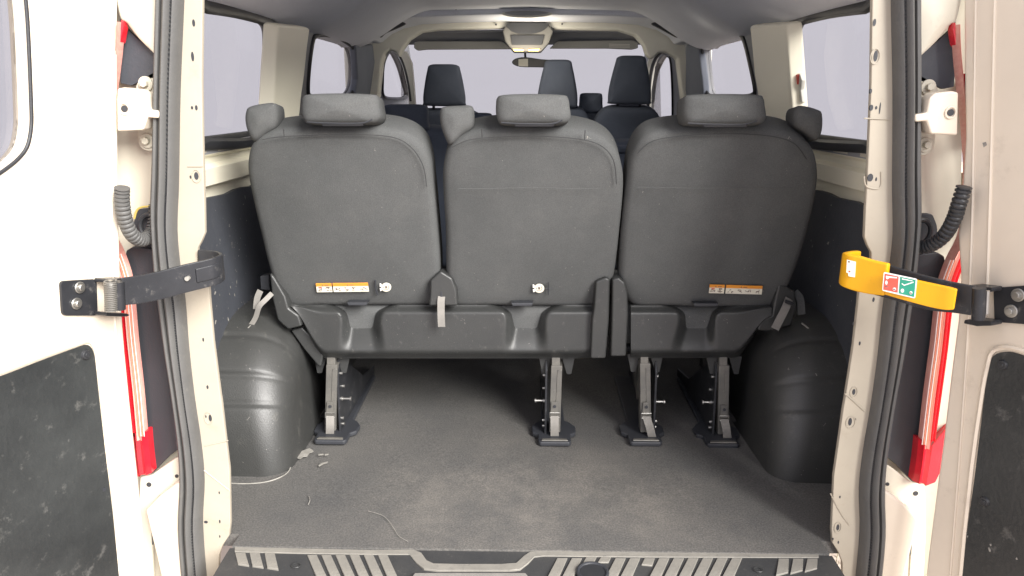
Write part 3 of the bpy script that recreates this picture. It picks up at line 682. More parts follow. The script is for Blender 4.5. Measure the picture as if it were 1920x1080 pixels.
# ---- rear doors
def door(s, hx, hy, ang, edge_px, win, pan, screws, matn):
    hp = PY(hx, hy, 1.36)
    d = Vector((s * math.sin(R(ang)), -math.cos(R(ang)), 0))      # from hinge outwards
    nrm = Vector((-s * math.cos(R(ang)), -math.sin(R(ang)), 0))   # inner face looks this way
    def on(x, y, off=0): return PP(x, y, hp + nrm * off, nrm)
    def loc(u, z, off=0): return hp + d * u + nrm * off + Vector((0, 0, z - hp.z))
    E = [on(*q) for q in edge_px]
    zt, zb = max(E[0].z, 1.36), min(E[-1].z, -.2)
    E[0].z = zt; E[-1].z = zb
    outl = E + [loc(.70, zb), loc(.72, .5), loc(.68, zt)]
    W = [on(*q) for q in win]
    hole = rnd_poly(W + [loc(.60, W[-1].z), loc(.58, 1.27), Vector((W[0].x, W[0].y, 1.27))], .05, 6)
    b = B(); holed(b, outl, [hole], -nrm * .045); dr = obj('rear_door', b, matn, van, bevel=.006, seg=3, label='rear door swung open on the left with bright white inner face' if s < 0 else 'rear door swung open on the right with cream inner face and grime')
    b = B(); prism(b, [p - nrm * .03 for p in hole], -nrm * .005); obj('door_window', b, 'glass', dr, smooth=False)
    b = B(); tube(b, hole + [hole[0], hole[1]], .003, 8); obj('window_seal', b, 'rubberdark', dr)
    # pressed outer ridge along the hinge side
    Pn = [on(q[0], q[1], .004) for q in pan]
    far = [loc(.62, Pn[-1].z - .1, .004), loc(.62, Pn[0].z + .02, .004)]
    low = Vector((Pn[-1].x, Pn[-1].y, Pn[-1].z - .1))
    pl = rnd_poly(Pn + [low] + far, .022, 4)
    b = B(); prism(b, pl, -nrm * .006); tp = obj('trim_panel', b, 'trimblack', dr, bevel=.0015)
    c0 = sum(pl, Vector()) / len(pl)
    rim = [p + (p - c0).normalized() * .008 - nrm * .002 for p in pl]
    b = B(); tube(b, rim + [rim[0], rim[1]], .005, 6); obj('panel_rim', b, matn, dr)
    for q in screws:
        c = on(q[0], q[1], .004); b = B(); cyl(b, c - nrm * .001, c + nrm * .005, .010, .008, seg=20); cyl(b, c + nrm * .004, c + nrm * .0065, .0045, seg=10)
        obj('panel_clip', b, 'rubberdark', dr, bevel=.0006, seg=1)
    return dr, on, loc, nrm, d
dl, onL, locL, nL, dL = door(-1, 226, 540, 18, [(221, -120), (222, 0), (222, 150), (223, 300), (225, 430), (229, 570), (236, 660), (246, 760), (260, 890), (270, 990), (277, 1080), (281, 1150)],
     [(50, 0), (56, 120), (60, 236), (52, 278), (30, 303), (4, 322), (-20, 338)], [(4, 706), (90, 672), (168, 644), (178, 662), (186, 740), (200, 860), (212, 960), (224, 1080)], [(160, 665)], 'white')
dr_, onR, locR, nR, dR = door(1, 1797, 540, 26, [(1808, -120), (1806, 0), (1807, 150), (1809, 260), (1803, 360), (1795, 440), (1800, 520), (1795, 600), (1782, 700), (1768, 820), (1752, 940), (1738, 1050), (1734, 1150)],
     [(1960, -60), (1965, 100), (1972, 220), (1990, 260), (2040, 280)], [(1930, 671), (1890, 658), (1860, 664), (1848, 720), (1838, 800), (1826, 900), (1812, 1000), (1803, 1085)], [(1880, 684), (1846, 940)], 'white')
# paint knocks on the right panel and door
for q, r in (((1814, 1006), .0035), ((1855, 1030), .006), ((1857, 1022), .004), ((1906, 1048), .004), ((1812, 1000), .003)):
    c = onR(q[0], q[1], .0046); b = B()
    pts = []
    for k in range(9):
        a = 2 * math.pi * k / 9; rr = r * random.uniform(.35, 1.0); pts.append(c + dR * math.cos(a) * rr * .6 + Vector((0, 0, math.sin(a) * rr)))
    prism(b, pts, -nR * .001); obj('chipped_spot', b, 'sealant', dr_)
b = B(); prism(b, [onR(x, y, .001) for x, y in [(1842, 268), (1848, 266), (1850, 272), (1844, 276)]], -nR * .001); obj('chipped_spot', b, 'sealant', dr_)
# long pressed ridge on the right door
for xs in ([(1832, -60), (1828, 200), (1824, 420), (1815, 640), (1800, 860), (1782, 1090)], [(1868, -60), (1862, 200), (1856, 420), (1850, 600)]):
    b = B(); tube(b, spline([onR(x, y, -.001) for x, y in xs], 5), .0045, 8, .6); obj('pressed_ridge', b, 'white', dr_)
for xs in ([(205, -60), (206, 200), (209, 420), (214, 600), (228, 760), (243, 900), (258, 1090)],):
    b = B(); tube(b, spline([onL(x, y, -.002) for x, y in xs], 5), .0040, 8, .6); obj('pressed_ridge', b, 'white', dl)
c = onL(196, 918, .005); b = B(); cyl(b, c, c - nL * .002, .004, seg=10); obj('panel_hole', b, 'black', dl)

# ---- door check arms
def P2(p): return (p.x, p.y)
# left, black
ca = [(226, 1.235, 521, 572), (262, 1.262, 516, 568), (300, 1.29, 508, 560), (345, 1.32, 496, 548), (385, 1.345, 487, 538), (403, 1.358, 482, 533), (413, 1.375, 478, 526), (413, 1.395, 474, 521), (404, 1.41, 471, 515), (388, 1.418, 469, 512), (371, 1.420, 468, 510)]
b = B(); up = [PY(q[0], q[2], q[1]) for q in ca]; lo = [PY(q[0], q[3], q[1]) for q in ca]
upS, loS = spline(up, 4), spline(lo, 4)
strip(b, [P2(p) for p in upS], [p.z for p in loS], [p.z for p in upS], .007)
arm = obj('door_check_arm', b, 'blackmetal', van, bevel=.0022, seg=2, label='black steel check arm hooked round the left pillar')
b = B(); upc, loc_ = upS[14:34], loS[14:34]
strip(b, [(p.x + .0, p.y - .005) for p in upc], [a.z + .014 for a in loc_], [a.z - .012 for a in upc], .006); obj('pressed_rib', b, 'blackmetal', arm, bevel=.002)
for q, m_ in (((350, 523), 'sealant'), ((331, 527), 'black')):
    c = PY(q[0], q[1], 1.312); b = B(); cyl(b, c, c + Vector((0, .008, 0)), .0042, seg=14); obj('arm_hole', b, m_, arm)
# bracket on the door
b = B(); prism(b, rnd_poly([onL(x, y, .006) for x, y in [(114, 527), (182, 523), (184, 592), (118, 592)]], .008, 3), -nL * .006)
br = obj('check_bracket', b, 'blackmetal', van, bevel=.0015)
for q in ((148, 539), (142, 569)):
    c = onL(q[0], q[1], .006); b = B(); cyl(b, c, c + nL * .004, .0105, seg=20); cyl(b, c + nL * .004, c + nL * .009, .0068, .0058, seg=14); obj('bracket_bolt', b, 'steel', br, bevel=.0008, seg=1)
for yy, nm in ((524, 0), (586, 1)):
    b = B(); prism(b, [onL(x, y, .006) for x, y in [(176, yy - 3), (216, yy - 5 + nm * 4), (222, yy - 1 + nm * 3), (216, yy + 5), (200, yy + 5), (176, yy + 4)]], nL * .030); obj('bracket_ear', b, 'blackmetal', br, bevel=.002)
a, c = PY(207, 526, 1.215), PY(209, 582, 1.215)
b = B(); tube(b, [a.lerp(c, t / 4) for t in range(5)], .0035, 8); obj('hinge_pin', b, 'steel', br)
b = B(); pth = [a.lerp(c, t / 240) + Vector((math.cos(t * .42) * .0095, math.sin(t * .42) * .0095, 0)) for t in range(241)]; tube(b, pth, .0016, 5); obj('coil_spring', b, 'legsteel', br)
b = B(); a2, c2 = PY(221, 528, 1.225), PY(224, 580, 1.225); tube(b, [a2, c2], .010, 12); obj('hinge_barrel', b, 'blackmetal', br)
# right, yellow cover
def PYs(q): return PY(*q)
ca = [(1612, 1.420, 470, 545), (1598, 1.412, 471, 540), (1588, 1.395, 473, 532), (1586, 1.375, 474, 533), (1592, 1.36, 476, 538), (1612, 1.345, 480, 545), (1640, 1.325, 488, 551), (1668, 1.305, 494, 554)]
upS = spline([PY(q[0], q[2], q[1]) for q in ca], 4); loS = spline([PY(q[0], q[3], q[1]) for q in ca], 4)
b = B(); strip(b, [P2(p) for p in upS], [p.z for p in loS], [p.z for p in upS], .012)
ar2 = obj('door_check_arm', b, 'yellow', van, bevel=.004, seg=3, label='yellow covered check arm with red and green pictogram sticker at the right pillar')
ca = [(1655, 1.318, 509, 548), (1700, 1.29, 520, 561), (1750, 1.262, 531, 574), (1778, 1.245, 537, 579), (1792, 1.238, 541, 578)]
upS = spline([PY(q[0], q[2], q[1]) for q in ca], 4); loS = spline([PY(q[0], q[3], q[1]) for q in ca], 4)
b = B(); strip(b, [P2(p - Vector((.0, .005, 0))) for p in upS], [p.z for p in loS], [p.z for p in upS], .010); obj('arm_cover', b, 'yellow', ar2, bevel=.003, seg=3)
ca = [(1610, 1.428, 466, 535), (1640, 1.34, 488, 551), (1680, 1.318, 501, 562), (1750, 1.28, 521, 582), (1800, 1.255, 532, 588), (1835, 1.235, 538, 593)]
upS = spline([PY(q[0], q[2], q[1]) for q in ca[1:]], 4); loS = spline([PY(q[0], q[3], q[1]) for q in ca[1:]], 4)
b = B(); strip(b, [P2(p + Vector((0, .006, 0))) for p in upS], [p.z for p in loS], [p.z for p in upS], .008); obj('arm_bar', b, 'blackmetal', ar2, bevel=.002)
# the sticker lies on the cover face
pA, pB = PY(1655, 520, 1.300), PY(1722, 540, 1.272)
sn = (Vector((pB.x - pA.x, pB.y - pA.y, 0)).normalized()).cross(Vector((0, 0, 1))); sn = sn if sn.y < 0 else -sn
s0 = pA + sn * .004
def onS(x, y, k=0): return PP(x, y, s0 + sn * (.0004 * k), sn)
def sheet(name, pts, m_, k, par, r=0):
    P_ = [onS(x, y, k) for x, y in pts]
    if r: P_ = rnd_poly(P_, r, 3)
    b = B(); prism(b, P_, -sn * .0012); return obj(name, b, m_, par, smooth=False)
st_ = sheet('pictogram_sticker', [(1657, 510), (1720, 523), (1716, 560), (1654, 545)], 'whiteink', 1, ar2, .003)
def onS2(pts, m_, k, nm='sticker_print'):
    b = B(); prism(b, [onS(x, y, k) for x, y in pts], -sn * .0012); o = obj(nm, b, m_, ar2, smooth=False); return o
onS2([(1659, 513), (1685, 518.5), (1683, 549), (1656, 543)], 'redink', 2)
onS2([(1688, 519), (1717, 525), (1714, 557), (1685, 550)], 'greenink', 2)
onS2([(1661, 517), (1682, 520), (1682, 522), (1668, 521), (1663, 524), (1661, 521)], 'whiteink', 3)
onS2([(1691, 522), (1711, 526), (1711, 527.5), (1691, 524)], 'whiteink', 3)
onS2([(1690, 532), (1692, 531), (1695, 534), (1713, 528), (1713, 530), (1695, 536)], 'whiteink', 3)
for cx, cy, rx, ry in ((1662, 530, 2.2, 4), (1677, 542, 3.2, 2.8), (1692, 545, 3.2, 3.8), (1708, 549, 3, 3)):
    onS2([(cx + rx * math.cos(a), cy + ry * math.sin(a)) for a in [2 * math.pi * k / 12 for k in range(12)]], 'whiteink', 3)
onS2([(1660, 536), (1665, 537), (1664.5, 539), (1659.5, 538)], 'ink', 3); onS2([(1675, 541), (1679, 542), (1678.6, 544), (1674.6, 543)], 'ink', 4)
onS2([(1706, 548), (1710, 549), (1709.6, 551), (1705.6, 550)], 'ink', 4)
pA = PY(1596, 500, 1.345); s0 = pA; sn = Vector((-.45, -1, 0)).normalized()
onS2([(1588, 487), (1605, 491), (1603, 520), (1591, 518), (1590, 512), (1587, 511)], 'cream_label', 0, 'worn_label')
onS2([(1590, 489), (1594, 490), (1593, 493), (1590, 492)], 'ink', 1, 'label_print'); onS2([(1591, 507), (1595, 508), (1594, 511), (1591, 510)], 'redink', 1, 'label_print')
# right bracket
b = B(); prism(b, rnd_poly([onR(x, y, .006) for x, y in [(1862, 540), (1965, 532), (1975, 612), (1864, 604)]], .006, 3), -nR * .006)
br = obj('check_bracket', b, 'blackmetal', van, bevel=.0015)
for q in ((1910, 553), (1897, 583)):
    c = onR(q[0], q[1], .006); b = B(); cyl(b, c, c + nR * .004, .0115, seg=20); cyl(b, c + nR * .004, c + nR * .010, .0072, .0065, seg=6); obj('bracket_bolt', b, 'steel', br, bevel=.0008, seg=1)
for yy in (537, 600):
    b = B(); prism(b, [onR(x, y, .006) for x, y in [(1828, yy - 4), (1845, yy - 5), (1880, yy - 1), (1880, yy + 7), (1850, yy + 8), (1826, yy + 3)]], nR * .03); obj('bracket_ear', b, 'blackmetal', br, bevel=.002)
b = B(); a2, c2 = PY(1836, 540, 1.215), PY(1834, 598, 1.215); tube(b, [a2, c2], .0105, 14); obj('hinge_barrel', b, 'blackmetal', br)
b = B(); a2, c2 = PY(1852, 545, 1.21), PY(1850, 588, 1.21); tube(b, [a2, c2], .0035, 8); obj('hinge_pin', b, 'steel', br)

# ================================================================ rear seats
Y0, KT = 2.11, -.41
TN = Vector((0, -1, KT)).normalized()
def on_back(x, y, off=0): return PP(x, y, Vector((0, Y0, 0)) + TN * off, TN)
ZB = Vector((0, 0, 0))
bench = empty('rear_double_seat', (-.2, 2.0, 0), 'grey fabric double bench, left and middle places of the rearmost row', 'car seat')
single = empty('rear_single_seat', (.42, 2.0, 0), 'separate grey fabric rear seat on the right beside the wheel arch', 'car seat')

def backrest(par, out, seam, half=.22):
    b = B(); o = spline([on_back(x, y, -.012) for x, y in out], 5, True)
    pillow(b, o, TN, .022, .010, .085, half)
    br = obj('backrest', b, 'fabric', par, sharp=60)
    for sm in seam:
        b = B(); tube(b, spline([on_back(x, y, .0185) for x, y in sm], 5), .0012, 5); obj('seam', b, 'seam', br)
    return br
b1 = backrest(bench, [(540, 568), (512, 515), (490, 430), (470, 340), (467, 296), (478, 264), (508, 245), (560, 237), (640, 234), (715, 236), (762, 246), (792, 266), (807, 300), (813, 345), (821, 430), (826, 500), (824, 545), (818, 567), (700, 569), (600, 569)],
    [[(492, 262), (530, 256), (640, 252), (730, 256), (770, 275), (793, 310), (800, 350)], [(531, 242), (533, 255)]])
b2 = backrest(bench, [(850, 568), (838, 540), (836, 430), (831, 345), (834, 296), (850, 264), (885, 244), (930, 237), (1000, 235), (1075, 238), (1120, 249), (1150, 272), (1165, 308), (1168, 350), (1161, 430), (1152, 505), (1142, 540), (1120, 568), (1000, 570), (920, 569)],
    [[(848, 276), (880, 262), (930, 257), (1000, 255), (1080, 260), (1125, 272), (1150, 300), (1156, 345)], [(903, 241), (904, 258)], [(1097, 244), (1096, 262)]])
b3 = backrest(single, [(1186, 568), (1162, 530), (1160, 500), (1164, 430), (1173, 345), (1181, 294), (1202, 258), (1236, 243), (1300, 236), (1380, 233), (1450, 238), (1492, 250), (1520, 275), (1531, 315), (1526, 370), (1508, 445), (1482, 520), (1448, 572), (1350, 572), (1250, 570)],
    [[(1195, 288), (1225, 264), (1290, 254), (1380, 251), (1450, 256), (1490, 270), (1512, 298)]])

def headrest(par, x0, x1, y0, y1, lip):
    yc = 1.715
    p = lambda x, y, Y=yc: PY(x, y, Y)
    w_ = x1 - x0
    out = [(x0 + 4, y0 + 18), (x0 + 6, y0 + 6), (x0 + 18, y0), (x0 + w_ * .5, y0 - 2), (x1 - 16, y0), (x1 - 5, y0 + 6), (x1 - 2, y0 + 22), (x1, y1 - 14), (x1 - 8, y1 - 3), (x1 - 24, y1), (x0 + w_ * .5, y1 + 1), (x0 + 22, y1), (x0 + 9, y1 - 5), (x0 + 4, y1 - 20)]
    b = B(); pillow(b, spline([p(*q) for q in out], 4, True), (0, -1, .12), .022, .008, .085, .05)
    h = obj('headrest', b, 'fabric', par, sharp=60)
    b = B(); tube(b, spline([p(x0 + 14, y1 - 3, 1.69), p(x0 + w_ * .35, y1 - 1, 1.688), p(x0 + w_ * .75, y1 - 1, 1.688), p(x1 - 16, y1 - 8, 1.692)], 4), .0018, 5); obj('headrest_seam', b, 'black', h)
    b = B(); prism(b, [p(x, y, 1.712) for x, y in [(x0 + w_ * .25, y1 - 4), (x0 + w_ * .80, y1 - 4), (x0 + w_ * .78, y1 + 5), (x0 + w_ * .27, y1 + 5)]], (0, .06, 0)); obj('headrest_base', b, 'black', h, bevel=.004)
    return h
headrest(bench, 562, 714, 177, 232, 1); headrest(bench, 926, 1070, 178, 233, 1); headrest(single, 1276, 1436, 178, 234, 1)
def bolster(par, q, Y, dv):
    b = B(); prism(b, spline([PY(x, y, Y) for x, y in q], 2, True), dv); obj('side_bolster', b, 'fabric', par, bevel=.014, seg=4, sharp=50)
def wing(par, q, Y, s):
    """padded side wing: rounded cushion turned inwards, thick front to back"""
    o = spline([PY(x, y, Y) for x, y in q], 3, True); n = Vector((s * .35, -1, .12)).normalized()
    b = B(); pillow(b, o, n, .020, .006, .075, .042)
    for v in b.verts: v.co.x += (v.co.y - Y) * s * .25
    w_ = obj('side_wing', b, 'fabric', par, sharp=65)
    return w_
wing(bench, [(463, 208), (470, 200), (496, 194), (516, 194), (522, 206), (520, 236), (500, 252), (478, 266), (466, 248), (461, 226)], 1.775, .6)
wing(bench, [(826, 206), (834, 200), (862, 198), (882, 198), (889, 208), (888, 238), (866, 254), (844, 272), (830, 246), (825, 224)], 1.775, .6)
wing(single, [(1540, 214), (1532, 206), (1508, 199), (1492, 200), (1486, 214), (1490, 236), (1508, 248), (1530, 263), (1540, 244)], 1.775, -.6)
b = B(); tube(b, [on_back(x, 353 + math.sin(x * .03), .030) for x in range(860, 1140, 20)], .0007, 5); obj('seam', b, 'fabric', b2)
b = B(); tube(b, [on_back(x, 352 + math.sin(x * .03), .030) for x in range(1195, 1500, 20)], .0007, 5); obj('seam', b, 'fabric', b3)
# labels on the backs
def lab(par, name, pts, m_, k):
    b = B(); prism(b, [on_back(x, y, .0170 + .0005 * k + LO) for x, y in pts], -TN * .0022); return obj(name, b, m_, par, smooth=False)
LO = .004
def warn(par, x0, y0, w1, gap, w2, h, sk, sl):
    q = lambda a, c: (x0 + a + sk * c, y0 + c + sl * a)
    tot = w1 + gap + w2
    for a, wd in ((0, w1), (w1 + gap, w2)):
        wl = lab(par, 'warning_label', [q(a, 0), q(a + wd, 0), q(a + wd, h), q(a, h)], 'cream_label', 0)
        lab(par, 'label_band', [q(a, 0), q(a + wd, 0), q(a + wd, h * .33), q(a, h * .33)], 'orange', 1)
        m0 = a + wd * .42
        lab(par, 'label_print', [q(m0 - 1.2, h * .27), q(m0 + 1.2, h * .27), q(m0, h * .08)], 'ink', 2)
        lab(par, 'label_print', [q(m0 + 4, h * .16), q(m0 + 11, h * .16), q(m0 + 11, h * .22), q(m0 + 4, h * .22)], 'ink', 2)
        n = 2 if wd < 45 else 4
        for i in range(n):
            cx = a + wd * (i + .5) / n
            if n == 2:
                lab(par, 'label_print', [q(cx - 3, h * .42), q(cx + 3, h * .42), q(cx + 3, h * .53), q(cx - 3, h * .53)], 'redink' if i == 0 else 'ink', 2)
            for k in range(5):
                ax, ay = cx + random.uniform(-5, 5), h * random.uniform(.5, .85); an = random.uniform(0, 3.14); l_ = random.uniform(1.5, 3.2); dx, dy = math.cos(an) * l_, math.sin(an) * l_ * .6
                nx, ny = -math.sin(an) * .33, math.cos(an) * .33
                lab(par, 'label_print', [q(ax - dx - nx, ay - dy - ny), q(ax + dx - nx, ay + dy - ny), q(ax + dx + nx, ay + dy + ny), q(ax - dx + nx, ay - dy + ny)], 'ink', 2)
warn(b1, 592, 532, 29, 2.5, 66, 16, .14, -.012)
warn(b3, 1331, 534, 28, 3, 68, 15.5, -.12, .028)
def anchor_label(par, cx, cy, flip):
    lab(par, 'anchor_label', [(cx + 9.5 * math.cos(a), cy + 8 * math.sin(a)) for a in [2 * math.pi * k / 24 for k in range(24)]], 'cream_label', 0)
    f = -1 if flip else 1
    for q in ([(-12, -7), (-9, -6), (-8, -2), (-12, -1)], [(-12, 2), (-9, 2), (-8, 6), (-11, 7)]): lab(par, 'label_print', [(cx + f * x, cy + y) for x, y in q], 'whiteink', 1)
    lab(par, 'label_print', [(cx - 2, cy - 2), (cx + 1, cy - 2.5), (cx + 2, cy + 1), (cx - 1, cy + 2)], 'ink', 2)
    b = B(); tube(b, [on_back(cx + x, cy + y, .0172 + LO) for x, y in [(4, -4), (5.5, 0), (3, 4), (-5, 4)]], .0006, 5); obj('label_print', b, 'ink', par)
    b = B(); tube(b, [on_back(cx - 5 * f, cy + y * .4, .0175 + LO) for y in (-3, 0, 3)], .0005, 5); obj('label_print', b, 'ink', par)
anchor_label(b1, 724, 539, False); anchor_label(b2, 1011, 541, False)
b = B(); tube(b, spline([on_back(x, y, .017 + LO) for x, y in [(703, 526), (704, 540), (708, 553)]], 4), .0025, 6); obj('anchor_slot', b, 'black', b1)
b = B(); tube(b, [on_back(x, y, .0165 + LO) for x, y in [(1028, 530), (1028, 553)]], .0015, 6); obj('anchor_slot', b, 'black', b2)
b = B(); tube(b, [on_back(x, y, .0165 + LO) for x, y in [(1021, 541), (1036, 541)]], .0008, 6); obj('anchor_slot', b, 'black', b2)
for par, x0, x1, y in ((bench, 650, 690, 571), (bench, 958, 1000, 572), (single, 1300, 1348, 573)):
    b = B(); prism(b, [PY(a, c, 1.905) for a, c in [(x0, y - 4), (x1, y - 4), (x1 - 3, y + 2), (x0 + 3, y + 2)]], (0, .03, 0)); obj('release_tab', b, 'black', par, bevel=.002)

# moulded lower panels with scooped recesses
PYB = 1.90
def base_panel(par, x0, x1, top, bot, scoops, cut=None):
    b = B(); rows = []; ny = 36; nx = int((x1 - x0) / 3.5)
    for j in range(ny + 1):
        t = j / ny; row = []
        for i in range(nx + 1):
            x = x0 + (x1 - x0) * i / nx
            yt = top; yb = bot(x)
            y = yt + (yb - yt) * t
            d = 0
            dd = .0
            for cx, wt, wb, sh in scoops:
                c = cx + sh * t; hw = wt + 38 * math.exp(-t / .10) + wb * t
                u = abs(x - c) / hw
                k = 1 - sstep(.50, 1.12, u)
                d = max(d, k * .058 * (1 - .92 * sstep(.10, .98, t)))
            # top lip and bottom roll
            lip = .024 * (1 - sstep(0, .16, t)); roll = .03 * sstep(.82, 1, t) ** 2
            lipk = .0 if d > .01 else 1
            row.append(PY(x, y, PYB + .012 + d + lip + roll - .006 * t))
        rows.append(row)
    grid(b, rows, thick=(0, .012, 0)); return obj('base_panel', b, 'plastic', par, sharp=50)
def botL(x): return 574 + (672 - 574) * sstep(540, 612, x) if x < 612 else (672 if x < 1085 else 672 - (x - 1085) * .1)
base_panel(bench, 541, 1112, 572, botL, [(677, 27, 17, 2), (987, 29, 14, -2)])
def botR(x): return 671 if x < 1375 else 671 - 75 * sstep(1375, 1448, x)
base_panel(single, 1183, 1447, 573, botR, [(1311, 24, 20, -12)])
def plate(par, name, q, Y, dp, m_='plastic', bev=.006):
    b = B(); prism(b, [PY(x, y, Y) for x, y in q], (0, dp, 0)); return obj(name, b, m_, par, bevel=bev, seg=3)
plate(bench, 'side_cover', [(505, 512), (514, 520), (535, 556), (541, 578), (560, 592), (566, 612), (540, 618), (520, 600), (510, 560)], 1.90, .05)
plate(bench, 'lower_flap', [(545, 620), (566, 614), (592, 640), (606, 665), (602, 688), (596, 686), (570, 655)], 1.93, .02)
plate(bench, 'hinge_knob', [(487, 518), (504, 515), (506, 545), (489, 543)], 1.97, .03, 'black', .003)
plate(bench, 'belt_cover', [(806, 526), (826, 508), (848, 522), (856, 545), (858, 574), (804, 574), (806, 550)], 1.885, .04)
plate(bench, 'end_cover', [(1117, 528), (1136, 520), (1144, 524), (1142, 600), (1136, 673), (1107, 673), (1110, 600), (1114, 575)], 1.885, .06)
plate(single, 'end_cover', [(1148, 524), (1160, 520), (1172, 530), (1177, 550), (1178, 590), (1174, 669), (1145, 669), (1147, 600)], 1.885, .06)
plate(single, 'side_cover', [(1447, 592), (1452, 565), (1460, 530), (1490, 545), (1495, 575), (1485, 610), (1440, 622), (1420, 620), (1424, 600)], 1.91, .05)
# straps
def strap(par, q, Y, wd, th=.002, m_='webbing'):
    b = B(); pts = spline([PY(x, y, Y_ if Y_ else Y) for x, y, Y_ in [(a + (None,))[:3] for a in q]], 5); rows = []
    for i, p in enumerate(pts):
        t = (pts[min(i + 1, len(pts) - 1)] - pts[max(i - 1, 0)]).normalized(); n = t.cross(Vector((0, -1, 0))).normalized() * wd / 2; k = Vector((0, th, 0))
        rows.append([p - n, p + n, p + n + k, p - n + k])
    grid(b, rows, closed_u=True); b.verts.ensure_lookup_table(); k = len(b.verts)
    b.faces.new([b.verts[j] for j in range(4)]); b.faces.new([b.verts[k - 4 + j] for j in range(4)])
    return obj('pull_strap', b, m_, par, sharp=40)
strap(bench, [(828, 556, 1.884), (827, 566, 1.877), (827, 590, 1.872), (828, 613, 1.874)], 1.87, .019)
b = B(); prism(b, [PY(x, y, 1.8835) for x, y in [(826, 547), (829, 547), (829.5, 557), (825.5, 557)]], (0, .004, 0)); obj('strap_slot', b, 'black', bench)
strap(bench, [(510, 550, 1.90), (498, 562, 1.885), (486, 575, 1.88), (478, 598, 1.89), (462, 622, 1.90)], 1.88, .013)
strap(bench, [(488, 545, 1.90), (482, 560, 1.90), (480, 580, 1.90)], 1.9, .016)
strap(single, [(1480, 560, 1.90), (1472, 580, 1.885), (1453, 617, 1.875)], 1.88, .022)
b = B(); prism(b, [PY(x, y, 1.885) for x, y in [(1474, 562), (1490, 568), (1487, 574), (1471, 568)]], (0, .008, 0)); obj('strap_buckle', b, 'blackmetal', single, bevel=.002)
strap(single, [(1490, 548, 1.93), (1500, 560, 1.93), (1503, 590, 1.93)], 1.93, .02, m_='fabric')
b = B(); tube(b, spline([PY(x, y, 1.90) for x, y in [(1503, 606), (1520, 620), (1535, 645), (1550, 690), (1560, 730), (1563, 760)]], 4), .0022, 6); obj('trim_edge', b, 'sealant', van)
b = B(); tube(b, spline([PY(x, y, 1.88) for x, y in [(470, 610), (452, 630), (436, 665), (424, 710)]], 4), .0015, 6); obj('trim_edge', b, 'sealant', van)

